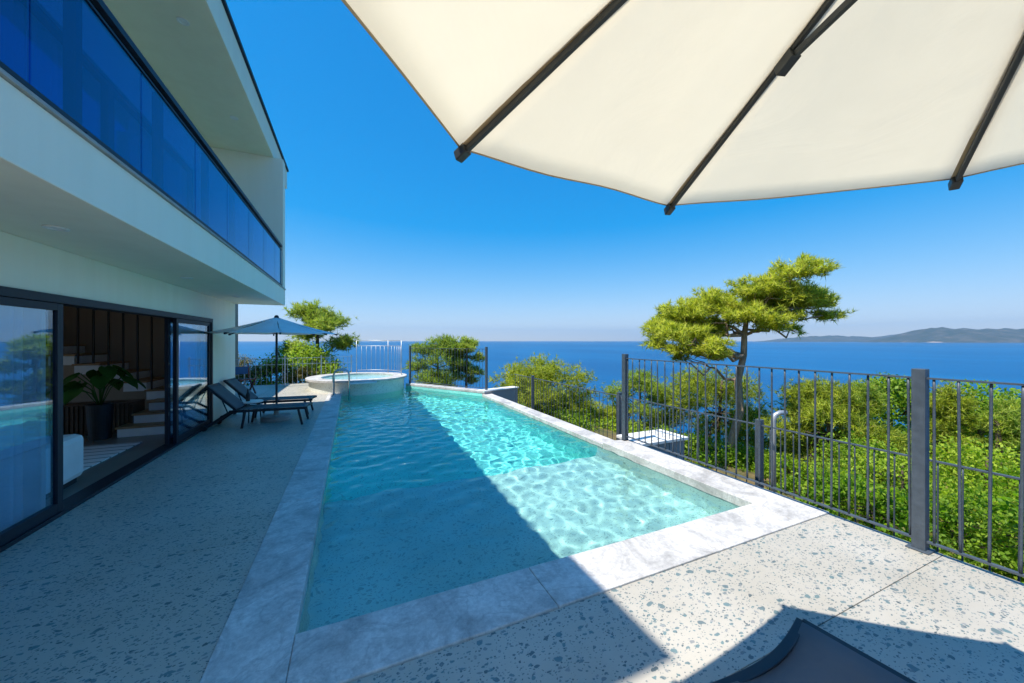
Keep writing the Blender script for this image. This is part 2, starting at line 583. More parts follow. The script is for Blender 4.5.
m, n, l, b = new_mat('sea_water')
p = pos(n)
mp = n.new('ShaderNodeMapping'); mp.inputs['Scale'].default_value = (1.0, 0.45, 1.0); mp.inputs['Rotation'].default_value = (0, 0, R(25))
l.new(p, mp.inputs[0])
w1 = noise(n, l, mp.outputs[0], 0.09, 6, 0.65)
w2 = noise(n, l, mp.outputs[0], 0.0035, 5, 0.6)
w3 = noise(n, l, mp.outputs[0], 0.0007, 4, 0.6)
f = mth(n, l, 'ADD', mth(n, l, 'MULTIPLY', w2.outputs[0], 0.5), mth(n, l, 'MULTIPLY', w3.outputs[0], 0.5))
rr = ramp(n, [(0.40, (0.000, 0.07, 0.20)), (0.60, (0.000, 0.11, 0.275))])
l.new(f, rr.inputs[0])
l.new(rr.outputs[0], b.inputs['Base Color'])
b.inputs['Roughness'].default_value = 0.35
b.inputs['Specular IOR Level'].default_value = 0.12
b.inputs['IOR'].default_value = 1.33
l.new(bump(n, l, w1.outputs[0], 0.9, 1.5), b.inputs['Normal'])
s = MB()
rings = [60, 120, 250, 500, 1000, 2000, 4000, 8000, 16000, 25500]
s.lathe([(0.01, SEA_Z)] + [(r, SEA_Z) for r in rings], n=96)
struct(s.build('sea', m))

def ridge(name, mat, pts, depth, seed):
    """pts: (x, y, height above the sea) along the crest"""
    g = np.random.default_rng(seed)
    P = np.array(pts, float)
    tt = np.linspace(0, len(P) - 1, 160)
    cx, cyy, hh = (np.interp(tt, np.arange(len(P)), P[:, k]) for k in range(3))
    for o in range(1, 5):
        hh = hh * (1 + 0.06 / o * np.sin(tt * 3.1 * o * 1.7 + g.uniform(0, 6)))
    d = np.gradient(np.stack([cx, cyy], 1), axis=0); d /= np.linalg.norm(d, axis=1)[:, None]
    nrm = np.stack([-d[:, 1], d[:, 0]], 1)
    cross = np.linspace(-1, 1, 25)
    V = []
    for i in range(len(tt)):
        for c in cross:
            spur = 0.13 * math.sin(tt[i] * 9 + c * 2) * math.sin(tt[i] * 23 + 1) * (1 - abs(c)) * min(1, 4 * abs(c))
            h = hh[i] * max(0, (1 - abs(c)) ** 0.8 + spur)
            V.append((cx[i] + nrm[i, 0] * c * depth, cyy[i] + nrm[i, 1] * c * depth, SEA_Z - 3 + h))
    k = len(cross)
    q = MB()
    q.v = V
    q.f = [(i * k + j, (i + 1) * k + j, (i + 1) * k + j + 1, i * k + j + 1) for i in range(len(tt) - 1) for j in range(k - 1)]
    return struct(q.build(name, mat, smooth=True))
m, n, l, b = new_mat('far_hillside')
p = pos(n)
a1 = noise(n, l, p, 0.003, 7, 0.65)
r1 = ramp(n, [(0.35, (0.025, 0.04, 0.025)), (0.55, (0.055, 0.06, 0.045)), (0.75, (0.16, 0.14, 0.12))])
l.new(a1.outputs[0], r1.inputs[0])
l.new(r1.outputs[0], b.inputs['Base Color'])
b.inputs['Roughness'].default_value = 1.0
b.inputs['Specular IOR Level'].default_value = 0.0
M['hill'] = m
HILL = (n, l, b, r1, a1)

def far(u, d):
    """a bearing (picture column) and a distance -> plan position; used for far land only"""
    th = R(23.96)
    r = (u - 512) / 360 * d
    return (r * math.cos(th) + d * math.sin(th), -r * math.sin(th) + d * math.cos(th))
near_pts = [(904, 0), (912, 90), (922, 230), (932, 330), (945, 320), (965, 300), (985, 290), (1000, 300), (1015, 305), (1040, 285), (1080, 300), (1140, 260), (1200, 150), (1230, 0)]
n, l, b, r1, a1 = HILL                          # a bare pale rock face on the headland's left slope
dd = n.new('ShaderNodeVectorMath'); dd.operation = 'DISTANCE'
l.new(pos(n), dd.inputs[0]); dd.inputs[1].default_value = (*far(918, 8800), 60)
fm = mth(n, l, 'ADD', mth(n, l, 'MULTIPLY', dd.outputs['Value'], 1 / 900), mth(n, l, 'MULTIPLY', a1.outputs[0], 0.5))
fr = ramp(n, [(0.72, (1, 1, 1)), (0.82, (0, 0, 0))]); l.new(fm, fr.inputs[0])
l.new(mixc(n, l, fr.outputs[0], r1.outputs[0], (0.42, 0.33, 0.27)), b.inputs['Base Color'])
ridge('hills', M['hill'], [(*far(u, 9500), h * 1.18) for u, h in near_pts], 1500, 3)
far_pts = [(770, 0), (790, 170), (815, 230), (835, 250), (855, 215), (875, 190), (890, 240), (902, 330), (915, 310), (930, 250), (960, 200), (1000, 0)]
ridge('hills', M['hill'], [(*far(u, 14500), h) for u, h in far_pts], 1500, 5)

m, n, l, b = new_mat('haze_air')
n.remove(b)
pv = n.new('ShaderNodeVolumePrincipled')
pv.inputs['Color'].default_value = (0.48, 0.74, 1.0, 1)
pv.inputs['Density'].default_value = 4.0e-5
pv.inputs['Anisotropy'].default_value = 0.2
l.new(pv.outputs[0], n['Material Output'].inputs['Volume'])
hz = MB(); hz.box(-26000, -26000, SEA_Z - 12, 26000, 26000, 900)
struct(hz.build('haze', m), 'stuff')

# ------------------------------------------------------------------ pool deck, pool, coping
def slab(rects, name, mat, z0, z1, bev=0.004):
    s = MB()
    for r in rects:
        s.box(r[0], r[1], z0, r[2], r[3], z1)
    return struct(s.build(name, mat, bevel=bev))
g = 0.002
rects = []
yl = [-5.0, -1.2, 1.22, 3.7, 6.2, 8.7, 11.2, 13.7, 16.4]
for a, c in zip(yl[:-1], yl[1:]):
    rects.append((-2.598, a + g, -0.69 - g, c - g))
rects += [(-5.2, 10.76, -2.606, 13.7 - g), (-5.2, 13.7 + g, -2.606, 16.4 - g), (-0.682, 13.7 + g, 0.9, 16.4 - g)]
for a, c in ((-5.0, -1.2), (-1.2, 1.22), (1.22, 1.97)):
    rects.append((-0.69 + g, a + g, 4.30, c - g))
slab(rects, 'pool_deck', M['terrazzo'], -0.14, 0.0)
slab([(-2.6, -5, 4.28, 1.96), (-2.6, 1.96, -0.75, 16.4), (-5.2, 10.76, -2.602, 16.4), (-0.748, 14.1, 0.9, 16.4)], 'deck_base', M['grey_render'], -2.4, -0.145, 0)

ZC = 0.012
PX0, PX1, PY0 = -0.30, 3.80, 2.40
cop = MB()
for a, c in ((1.97, 4.4), (4.4, 6.9), (6.9, 9.4), (9.4, 11.9), (11.9, 13.4)):
    cop.box(-0.69, a + 0.002, -0.12, PX0, c - 0.002, ZC)
for a, c in ((PX0, 1.2), (1.2, 2.7), (2.7, PX1)):
    cop.box(a + 0.002, 1.97, -0.12, c - 0.002, PY0, ZC)
cop.box(PX1 + 0.002, 1.97, -0.12, 4.30, 4.85, ZC)
cop.box(PX1, 4.854, -0.14, 4.14, 7.9, -0.02)
cop.box(PX1, 7.904, -0.14, 4.14, 10.9, -0.02)
struct(cop.build('pool_coping', M['marble'], bevel=0.006))
far_a, far_b = Vector((3.86, 10.86)), Vector((1.85, 14.05))
fd = (far_b - far_a).normalized(); fn = Vector((fd.y, -fd.x))
if fn.dot(Vector((1, 1))) < 0:
    fn = -fn
fc = MB()
fc.prism([tuple(far_a), tuple(far_a + fn * 0.34), tuple(far_b + fn * 0.34), tuple(far_b)], 0.0, 0.075)
struct(fc.build('pool_coping', M['marble'], bevel=0.006))

bas = MB()
ZL, ZD = -0.62, -1.35
YL = 5.0
def face(*pts):
    bas.add(pts, [tuple(range(len(pts)))])
zt = -0.115
face((PX0, PY0, ZL), (PX1, PY0, ZL), (PX1, YL, ZL), (PX0, YL, ZL))
face((PX0, PY0, ZL), (PX0, PY0, zt), (PX1, PY0, zt), (PX1, PY0, ZL))
face((PX0, PY0, ZL), (PX0, YL, ZL), (PX0, YL, zt), (PX0, PY0, zt))
face((PX1, PY0, ZL), (PX1, PY0, zt), (PX1, YL, zt), (PX1, YL, ZL))
struct(bas.build('pool_basin', M['pool_tile']))
bas = MB()
face((PX0, YL, ZL), (PX1, YL, ZL), (PX1, YL, ZD), (PX0, YL, ZD))
face((PX0, YL, ZD), (PX1, YL, ZD), (PX1, 10.9, ZD), (1.85, 14.05, ZD), (PX0, 14.05, ZD))
face((PX0, YL, ZD), (PX0, 14.05, ZD), (PX0, 14.05, zt), (PX0, YL, zt))
face((PX1, YL, ZD), (PX1, YL, zt), (PX1, 10.9, zt), (PX1, 10.9, ZD))
face((PX1, 10.9, ZD), (PX1, 10.9, 0.0), (1.85, 14.05, 0.0), (1.85, 14.05, ZD))
face((PX0, 14.05, ZD), (1.85, 14.05, ZD), (1.85, 14.05, zt), (PX0, 14.05, zt))
struct(bas.build('pool_basin', M['deep_tile']))
shell = MB()                                   # outside of the pool, seen from the lower terrace
shell.box(PX1 + 0.005, -5, -2.4, 4.12, 10.9, -0.145)
shell.prism([tuple(far_a + fn * 0.01), tuple(far_a + fn * 0.32), tuple(far_b + fn * 0.32), tuple(far_b + fn * 0.01)], -2.4, -0.001)
struct(shell.build('pool_shell', M['grey_render']))

# water: a closed body with a rippled surface
ZW = -0.085
cs = 0.032
wx = np.arange(PX0 - 0.02, PX1 + 0.02 + cs, cs); wy = np.arange(PY0 - 0.02, 14.06, cs)
WX, WY = np.meshgrid(wx, wy, indexing='ij')
WZ = np.zeros_like(WX)
gw = np.random.default_rng(11)
for k in range(60):
    lam = gw.uniform(0.12, 0.38) if k > 8 else gw.uniform(0.6, 1.4)
    th = gw.uniform(0, 2 * math.pi)
    amp = (0.0027 if k > 8 else 0.0019) * lam * gw.uniform(0.5, 1.0)
    ph = gw.uniform(0, 6.28) + 1.3 * np.sin(WX * gw.uniform(0.6, 1.6) + gw.uniform(0, 6)) + 1.3 * np.sin(WY * gw.uniform(0.6, 1.6) + gw.uniform(0, 6))
    WZ += amp * np.sin(2 * math.pi / lam * (WX * math.cos(th) + WY * math.sin(th)) + ph)
WZ = ZW + WZ
keep = ((WX - far_a.x) * fn.x + (WY - far_a.y) * fn.y) < 0.12
nx, ny = len(wx), len(wy)
cellk = keep[:-1, :-1] & keep[1:, :-1] & keep[1:, 1:] & keep[:-1, 1:]
N = nx * ny
wv = [tuple(q) for q in np.stack([WX, WY, WZ], -1).reshape(-1, 3)] + [tuple(q) for q in np.stack([WX, WY, np.full_like(WX, -1.45)], -1).reshape(-1, 3)]
wf = []
for i in range(nx - 1):
    for j in range(ny - 1):
        if not cellk[i, j]:
            continue
        a, bb, c, d = i * ny + j, (i + 1) * ny + j, (i + 1) * ny + j + 1, i * ny + j + 1
        wf.append((a, bb, c, d)); wf.append((N + d, N + c, N + bb, N + a))
        if j == 0 or not cellk[i, j - 1]: wf.append((a, N + a, N + bb, bb))
        if i == nx - 2 or not cellk[i + 1, j]: wf.append((bb, N + bb, N + c, c))
        if j == ny - 2 or not cellk[i, j + 1]: wf.append((c, N + c, N + d, d))
        if i == 0 or not cellk[i - 1, j]: wf.append((d, N + d, N + a, a))
m, n, l, b = new_mat('pool_water')
n.remove(b)
out = n['Material Output']
gl = n.new('ShaderNodeBsdfGlass'); gl.inputs['IOR'].default_value = 1.33; gl.inputs['Roughness'].default_value = 0.0
gl.inputs['Color'].default_value = (0.70, 0.99, 1.0, 1)
l.new(gl.outputs[0], out.inputs['Surface'])
w = MB(); w.v = wv; w.f = wf
wob = w.build('pool_water', m, smooth=True)
struct(wob)
wob.cycles.is_caustics_caster = True
for o in bpy.data.objects:
    if o.name.startswith('pool_basin'):
        o.cycles.is_caustics_receiver = True

# raised round tub at the far end
TUB = (0.22, 14.35)
tub = thing('hot_tub', 'round raised hot tub with white rim at the far end of the pool', 'hot tub', (TUB[0], TUB[1], 0))
s = MB(); s.lathe([(1.60, -1.5), (1.60, 0.34)], n=64)
s.build('wall', M['pool_tile'], tub, smooth=True)
s = MB(); s.lathe([(1.22, -0.2), (1.22, 0.40), (1.70, 0.40), (1.70, 0.33), (1.60, 0.33)], n=64)
s.build('rim', M['marble'], tub, bevel=0.006)
s = MB(); s.lathe([(1.215, -0.2), (0.9, -0.3), (0.001, -0.3)], n=48)
s.build('basin', M['pool_tile'], tub, smooth=True)
mw, n, l, b = new_mat('tub_water')
b.inputs['Base Color'].default_value = (0.25, 0.5, 0.5, 1); b.inputs['Roughness'].default_value = 0.05; b.inputs['IOR'].default_value = 1.33
nz = noise(n, l, pos(n), 5, 3); l.new(bump(n, l, nz.outputs[0], 0.2, 0.02), b.inputs['Normal'])
s = MB(); s.lathe([(1.218, 0.33), (0.001, 0.33)], n=48)
s.build('water', mw, tub, smooth=True)
s = MB(); s.box(-0.28, -1.86, 0.30, 0.52, -1.56, 0.345)
s.build('spillway', M['white'], tub, bevel=0.005)

# ------------------------------------------------------------------ the villa
H0, H1 = 1.0, 10.75                      # near and far end
FX = -2.6                                # facade plane of the ground floor
villa = thing('villa', 'white two-storey villa with blue glass balcony and overhanging flat roof', 'house', (0, 0, 0))
s = MB()
s.box(FX - 0.25, 9.12, 0.0, FX, H1, 2.588)
s.box(FX - 0.25, H0, 0.0, FX, 2.0, 2.588)
s.box(FX - 0.25, 2.0, 2.14, FX, 9.12, 2.588)
s.build('facade_wall', M['plaster'], villa, bevel=0.004)
s = MB()
s.box(-9, H1 - 0.25, -1.5, FX - 0.252, H1 - 0.003, 2.588)
s.box(-9, H0, -1.5, FX - 0.252, H0 + 0.25, 2.588)
for (y0, y1, z0, z1) in ((H0, H1, -1.5, 0.25), (H0, 2.5, 0.25, 6.188), (2.5, 9.8, 2.35, 3.2), (2.5, 9.8, 5.4, 6.188), (9.8, H1, 0.25, 6.188)):
    s.box(-9.25, y0, z0, -9.002, y1, z1)      # unseen rear openings, added to let daylight brighten rooms and curtains
s.box(-12, H1 + 0.002, -2.5, -5.2, 22, 6.2)
s.build('outer_wall', M['wall_in'], villa)
s = MB(); s.box(-9, H0 + 0.25, -0.2, FX - 0.02, H1 - 0.25, -0.004)
s.build('floor', M['floor_in'], villa)
s = MB(); s.box(-9, H0, 2.59, -1.56, H1, 2.985)
s.build('balcony_slab', M['plaster'], villa, bevel=0.006)
s = MB(); s.box(-3.0, H0 - 0.01, 2.988, -1.54, H1 + 0.01, 3.012)
s.build('slab_edge_stone', M['stone'], villa, bevel=0.003)
s = MB(); s.box(-3.0, 10.45, 3.014, -1.56, H1, 6.188)
s.box(-9, 10.45, 2.99, -3.002, H1, 6.188)
s.box(-9, H0, 2.99, -3.002, H0 + 0.25, 6.188)
s.box(-3.25, H0 + 0.25, 5.25, -3.0, 10.448, 6.188)
s.box(-3.25, 9.6, 3.014, -3.0, 10.448, 5.248)
s.build('upper_wall', M['plaster'], villa, bevel=0.004)
s = MB(); s.prism([(-9.3, H0 + 0.1), (-1.76, H0 + 0.1), (-1.76, 12.46), (-3.6, 12.46), (-3.6, 10.95), (-9.3, 10.95)], 6.19, 6.71)
s.build('roof', M['soffit'], villa, bevel=0.008)
s = MB(); s.prism([(-9.33, H0 + 0.07), (-1.72, H0 + 0.07), (-1.72, 12.5), (-3.64, 12.5), (-3.64, 10.99), (-9.33, 10.99)], 6.712, 6.77)
s.build('roof_trim', M['frame'], villa)
dl = MB(); dl.lathe([(0.001, -0.004), (0.045, -0.004), (0.048, -0.010), (0.07, -0.010), (0.07, 0.0)], n=24)
d0 = dl.build('downlight', M['white'], villa)
k = 0
for y in (1.6, 4.05, 6.5, 8.9):
    for (x, z) in ((-2.13, 2.588), (-2.17, 6.188)):
        if k == 0:
            d0.location = (x, y, z)
        else:
            copy_part(d0, villa, (x, y, z))
        k += 1
# balcony balustrade: glass panels held by short brackets, dark rail above
yp = [1.0 + 0.0, 1.71, 2.84, 3.97, 5.10, 6.23, 7.36, 8.49, 9.62, 10.44]
for a, c in zip(yp[:-1], yp[1:]):
    s = MB(); s.box(-1.606, a + 0.006, 3.075, -1.594, c - 0.006, 3.93)
    s.build('glass_panel', M['blue_glass'], villa)
s = MB(); s.box(-1.64, 1.0, 4.00, -1.575, 10.448, 4.055)
s.build('handrail', M['frame'], villa, bevel=0.004)
s = MB(); s.box(-1.618, 1.0, 3.05, -1.582, 10.448, 3.078)
s.build('bottom_channel', M['frame'], villa)
s = MB(); s.box(-1.615, 1.0, 3.928, -1.585, 10.448, 3.945)
s.build('glass_cap', M['frame'], villa)
for y in (2.2, 3.3, 4.42, 5.6, 6.7, 7.83, 8.95, 10.1):
    s = MB(); s.box(-1.69, y - 0.03, 3.013, -1.63, y + 0.03, 4.0); s.box(-1.63, y - 0.05, 3.013, -1.57, y + 0.05, 3.05)
    s.build('post', M['frame'], villa)
# upper windows
for a, c in ((1.3, 4.0), (4.0, 6.8), (6.8, 9.6)):
    s = MB()
    s.box(-3.12, a, 3.014, -3.04, a + 0.07, 5.248); s.box(-3.12, c - 0.07, 3.014, -3.04, c, 5.248)
    s.box(-3.12, a + 0.07, 3.014, -3.04, c - 0.07, 3.08); s.box(-3.12, a + 0.07, 5.18, -3.04, c - 0.07, 5.248)
    fr = s.build('window', M['frame'], villa)
    s = MB(); s.box(-3.09, a + 0.07, 3.08, -3.078, c - 0.07, 5.18)
    s.build('pane', M['glass'], fr)
s = MB(); s.box(-8.9, 1.3, 2.987, -3.02, 10.4, 2.992); s.build('upper_floor', M['floor_in'], villa)
# ground floor sliding doors: outer frame, left leaf, right leaf, open gap between
s = MB()
s.box(FX - 0.16, 2.0, -0.003, FX + 0.03, 9.12, 0.035)
s.box(FX - 0.16, 2.0, 2.06, FX + 0.03, 9.12, 2.138)
s.box(FX - 0.16, 2.0, 0.036, FX + 0.03, 2.07, 2.058); s.box(FX - 0.16, 9.05, 0.036, FX + 0.03, 9.118, 2.058)
s.build('door_frame', M['frame'], villa, bevel=0.003)
def leaf(y0, y1, x, handle=None):
    st = 0.075
    s = MB()
    s.box(x - 0.05, y0, 0.036, x, y0 + st, 2.058); s.box(x - 0.05, y1 - st, 0.036, x, y1, 2.058)
    s.box(x - 0.05, y0 + st, 0.036, x, y1 - st, 0.13); s.box(x - 0.05, y0 + st, 1.99, x, y1 - st, 2.058)
    fr = s.build('sliding_door', M['frame'], villa, bevel=0.003)
    s = MB(); s.box(x - 0.032, y0 + st, 0.13, x - 0.018, y1 - st, 1.99)
    s.build('pane', M['glass'], fr)
    if handle:
        for z in (0.5, 0.95, 1.3, 1.75):
            s = MB(); s.box(x - 0.02, handle - 0.012, z, x + 0.006, handle + 0.012, z + 0.05)
            s.build('latch', M['steel'], fr)
leaf(2.07, 5.02, FX + 0.01)
leaf(7.52, 9.05, FX + 0.01)
leaf(7.46, 8.98, FX - 0.07, 7.475)

# things inside the room
def curtain(y0, y1, x, z0, z1, label, group):
    n = int((y1 - y0) * 40)
    s = MB()
    vs, fs = [], []
    for i in range(n + 1):
        y = y0 + (y1 - y0) * i / n
        for kz in range(2):
            fl = 0.045 * math.sin(i * 0.95) + 0.02 * math.sin(i * 0.37 + 2)
            vs.append((x + fl, y, z0 + (z1 - z0) * kz))
    for i in range(n):
        fs.append((2 * i, 2 * i + 2, 2 * i + 3, 2 * i + 1))
    s.add(vs, fs)
    return tag(s.build('curtain', M['curtain'], smooth=True), label, 'curtain', group)
curtain(2.1, 5.10, FX - 0.17, 0.02, 2.12, 'sheer pale curtain behind the closed left sliding door of the ground floor', 'curtains')
curtain(1.4, 3.7, -3.2, 3.03, 5.2, 'pale curtain behind the balcony window nearest the camera', 'curtains')
curtain(4.2, 6.2, -3.2, 3.03, 5.2, 'pale curtain behind the middle balcony window', 'curtains')
curtain(7.6, 9.5, -3.2, 3.03, 5.2, 'pale curtain behind the farthest balcony window', 'curtains')

st = thing('staircase', 'oak and white staircase turning up behind the open sliding door', 'staircase', (0, 0, 0))
ris, tr = 0.18, 0.035
for i in range(3):
    y = 8.55 + 0.28 * i
    s = MB(); s.box(-3.75 + 0.10 * i, y, ris * i, -2.9, 9.5, ris * (i + 1) - tr); s.build('riser', M['white'], st)
    s = MB(); s.box(-3.77 + 0.10 * i, y - 0.025, ris * (i + 1) - tr, -2.9, 9.5 - 0.001 * i, ris * (i + 1)); s.build('tread', M['wood'], st, bevel=0.003)
for i in range(9):
    x = -3.4 - 0.34 * i
    z = ris * (3 + i)
    s = MB(); s.box(x - 0.34, 9.502, z - 0.02, x, 10.495, z + ris - tr); s.build('riser', M['white'], st)
    s = MB(); s.box(x - 0.36, 9.47, z + ris - tr + 0.001, x + 0.025, 10.495, z + ris); s.build('tread', M['wood'], st, bevel=0.003)
for i in range(15):
    x = -3.45 - 0.21 * i
    z = ris * (4 + int((-3.4 - x) / 0.34))
    s = MB(); s.box(x - 0.012, 9.49, z + 0.001, x + 0.012, 9.514, 2.588); s.build('baluster', M['black'], st)
cab = thing('sideboard', 'dark slatted wooden sideboard behind the potted plant under the stairs', 'sideboard', (-4.6, 9.15, 0))
s = MB(); s.box(-0.9, -0.2, 0.0, 0.9, 0.2, 0.56); s.build('body', M['dark_wood'], cab, bevel=0.006)
s = MB()
for i in range(30):
    s.box(-0.88 + i * 0.06, -0.225, 0.03, -0.845 + i * 0.06, -0.202, 0.53)
s.build('slatted_front', M['dark_wood'], cab)
pp = thing('potted_plant', 'large-leaved green plant in a tall black pot in the room', 'plant', (-3.98, 8.58, 0))
pp.scale = (0.70, 0.70, 1.08)
s = MB(); s.lathe([(0.001, 0.0), (0.19, 0.0), (0.24, 0.56), (0.21, 0.56), (0.20, 0.5), (0.001, 0.5)], n=28)
s.build('pot', M['black'], pp, smooth=False, bevel=0.004)
s = MB(); lf = MB()
for i in range(15):
    a = i * 2.4 + 0.3; tilt = 0.25 + 0.55 * ((i * 37) % 10) / 10
    top = Vector((math.cos(a) * tilt * 0.85, math.sin(a) * tilt * 0.7, 0.62 + 0.62 * (1.1 - tilt)))
    s.tube([(0, 0, 0.5), (top.x * 0.4, top.y * 0.4, 0.5 + (top.z - 0.5) * 0.7), top], 0.009, 6)
    d = Vector((math.cos(a), math.sin(a), -0.25)).normalized(); sd = d.cross(Vector((0, 0, 1))).normalized()
    L, W = 0.36, 0.16
    o = len(lf.v)
    row = []
    for q in range(7):
        tq = q / 6
        wq = W * math.sin(math.pi * (0.08 + 0.9 * tq)) ** 0.8
        c = top + d * (L * tq) - Vector((0, 0, 0.12 * tq * tq))
        row.append((c - sd * wq + Vector((0, 0, 0.03)), c, c + sd * wq + Vector((0, 0, 0.03))))
    lf.add([x for r_ in row for x in r_], [(3 * q + h, 3 * q + h + 1, 3 * q + h + 4, 3 * q + h + 3) for q in range(6) for h in range(2)])
s.build('stem', M['house_plant'], pp, smooth=True)
lf.build('leaves', M['house_plant'], pp, smooth=True)
s = MB()
s.box(-0.36, -0.4, 0.06, 0.36, 0.4, 0.58)
pf = thing('armchair', 'white boucle seat just inside the open sliding door', 'armchair', (-3.30, 5.72, 0), R(4))
s.build('seat', M['boucle'], pf, bevel=0.07)
s = MB()
s.box(-0.30, -0.34, 0, 0.30, 0.34, 0.06)
s.build('plinth', M['black'], pf)
s = MB(); s.box(-5.3, 6.1, 0.0, -3.2, 8.0, 0.014)
tag(s.build('rug', M['rug']), 'pale grey rug on the room floor behind the white seat', 'rug')

# ------------------------------------------------------------------ fences
def fence(name, label, a, bpt, z, h, post_at, post_w, bar_r, spacing, mat, group=None, rails=(0.08, None), plate=True, pin=0.0, mid=None):
    a, bpt = Vector((a[0], a[1], 0)), Vector((bpt[0], bpt[1], 0))
    L = (bpt - a).length
    root = thing(name, label, 'fence', (a.x, a.y, z), math.atan2(bpt.y - a.y, bpt.x - a.x), group)
    s = MB()
    s.box(-post_w / 2, -post_w / 2, 0.0, post_w / 2, post_w / 2, h)
    if plate:
        s.box(-post_w * 0.85, -post_w * 0.85, 0.0, post_w * 0.85, post_w * 0.85, 0.012)
    p0 = s.build('post', mat, root, bevel=0.004)
    for i, x in enumerate(post_at):
        if i == 0:
            p0.location = (x, 0, 0)
        else:
            copy_part(p0, root, (x, 0, 0))
    zt = h - 0.075
    zb = rails[0]
    for zz in [zb, zt] + ([mid] if mid else []):
        s = MB(); s.box(0, -0.017, zz - 0.007, L, 0.017, zz + 0.007)
        s.build('rail', mat, root)
    s = MB(); nseg = 14
    pts = [(0, 0, zb + 0.007 + (zt - zb - 0.014) * i / nseg) for i in range(nseg + 1)]
    s.tube(pts, [bar_r * (1.0 + 0.10 * (i % 2)) for i in range(nseg + 1)], 7)
    b0 = s.build('bar', mat, root, smooth=True)
    xs = [x for x in np.arange(spacing / 2, L, spacing) if min(abs(x - q) for q in post_at) > post_w * 0.6]
    for i, x in enumerate(xs):
        tz = R(random.uniform(0, 60))
        if i == 0:
            b0.location = (x, 0, 0)
        else:
            copy_part(b0, root, (x, 0, 0), (R(random.uniform(-0.5, 0.5)), R(random.uniform(-0.5, 0.5)), tz))
    return root
fence('metal_fence', 'tall dark grey metal fence along the right edge of the pool deck', (4.21, -3.0), (4.25, 4.86), 0.0, 1.47, (0.84, 4.33, 7.82), 0.08, 0.0085, 0.135, M['fence'])
fence('metal_fence', 'lower dark metal fence on the terrace below the pool, behind the tall deck fence', (5.05, -3.4), (5.05, 11.2), -0.85, 1.48, (1.0, 3.9, 6.5, 9.3, 13.2), 0.075, 0.0065, 0.15, M['fence'])
fa, fb = far_a + fn * 0.17, far_b + fn * 0.17
fence('metal_fence', 'dark metal fence on the oblique white wall at the far end of the pool', fa, fb, 0.075, 1.42, (0.05, (fb - fa).length - 0.05), 0.065, 0.006, 0.135, M['fence'], plate=False)
fence('railing', 'pale steel railing across the far end of the deck behind the sun loungers', (-4.6, 15.0), (0.05, 16.1), 0.0, 1.12, (0.05, 1.2, 2.4, 3.6, 4.7), 0.035, 0.007, 0.16, M['silver'], mid=0.82, plate=False)
# curved railing on the back of the tub
cr = thing('railing', 'tall pale steel railing curving round the back rim of the hot tub', 'fence', (TUB[0], TUB[1], 0.40))
a0, a1 = R(-8), R(92)
def arc(r, z, k=26):
    return [(r * math.cos(a0 + (a1 - a0) * i / k), r * math.sin(a0 + (a1 - a0) * i / k), z) for i in range(k + 1)]
for z in (0.1, 1.08, 1.30):
    s = MB(); s.tube(arc(1.5, z), 0.011, 8); s.build('rail', M['silver'], cr, smooth=True)
s = MB(); s.tube([(0, 0, 0.1), (0, 0, 1.08)], 0.008, 6); b0 = s.build('bar', M['silver'], cr, smooth=True)
for i in range(15):
    a = a0 + (a1 - a0) * i / 14
    q = (1.5 * math.cos(a), 1.5 * math.sin(a), 0)
    if i == 0: b0.location = q
    else: copy_part(b0, cr, q)
s = MB(); s.tube([(0, 0, 0.0), (0, 0, 1.30)], 0.014, 8); b0 = s.build('post', M['silver'], cr, smooth=True)
for i, a in enumerate((a0, (a0 + a1) / 2, a1)):
    q = (1.5 * math.cos(a), 1.5 * math.sin(a), 0)
    if i == 0: b0.location = q
    else: copy_part(b0, cr, q)

# pool ladder handrails
for i, (y, lab) in enumerate(((12.15, 'nearer stainless steel pool handrail on the left coping by the hot tub'), (12.65, 'farther stainless steel pool handrail touching the hot tub'))):
    s = MB()
    s.tube([(-0.52, y, 0.0), (-0.52, y, 0.62), (-0.49, y, 0.72), (-0.40, y, 0.78), (-0.20, y, 0.78), (-0.11, y, 0.72), (-0.08, y, 0.62), (-0.08, y, -0.8)], 0.024, 10)
    s.lathe([(0.05, 0.012), (0.05, 0.03), (0.024, 0.04)], (-0.52, y, 0), 16)
    tag(s.build('pool_handrail', M['steel'], smooth=True), lab, 'handrail', 'pool handrails')

# ------------------------------------------------------------------ low walls, posts on the terrace below
lw = thing('low_wall', 'grey low wall with white cap beside the far right corner of the pool', 'wall', (4.16, 10.95, 0), R(16))
s = MB(); s.box(-0.3, 0, -2.2, 1.1, 0.28, 0.06); s.build('wall', M['grey_render'], lw)
s = MB(); s.box(-0.33, -0.03, 0.062, 1.13, 0.31, 0.10); s.build('cap', M['white'], lw, bevel=0.004)
lw = thing('low_wall', 'grey box-like wall with flat white cap just behind the tall deck fence', 'wall', (4.42, 4.62, 0))
s = MB(); s.box(0, 0, -2.2, 1.0, 0.55, -0.07); s.build('wall', M['grey_render'], lw)
s = MB(); s.box(-0.02, -0.04, -0.068, 1.06, 0.6, -0.02); s.build('cap', M['white'], lw, bevel=0.004)
lp = thing('pipe_post', 'pale grey pipe post with bent top beside a dark fence post', 'post', (5.22, 3.02, -1.1))
s = MB(); s.tube([(0, 0, 0), (0, 0, 1.72), (0.02, -0.01, 1.79), (0.08, -0.03, 1.82), (0.17, -0.06, 1.82)], 0.032, 10); s.build('pipe', M['silver'], lp, smooth=True)
s = MB(); s.lathe([(0.001, 0), (0.045, 0), (0.045, 0.05), (0.001, 0.05)], (0, 0, 0.0), 14); s.build('foot', M['silver'], lp)

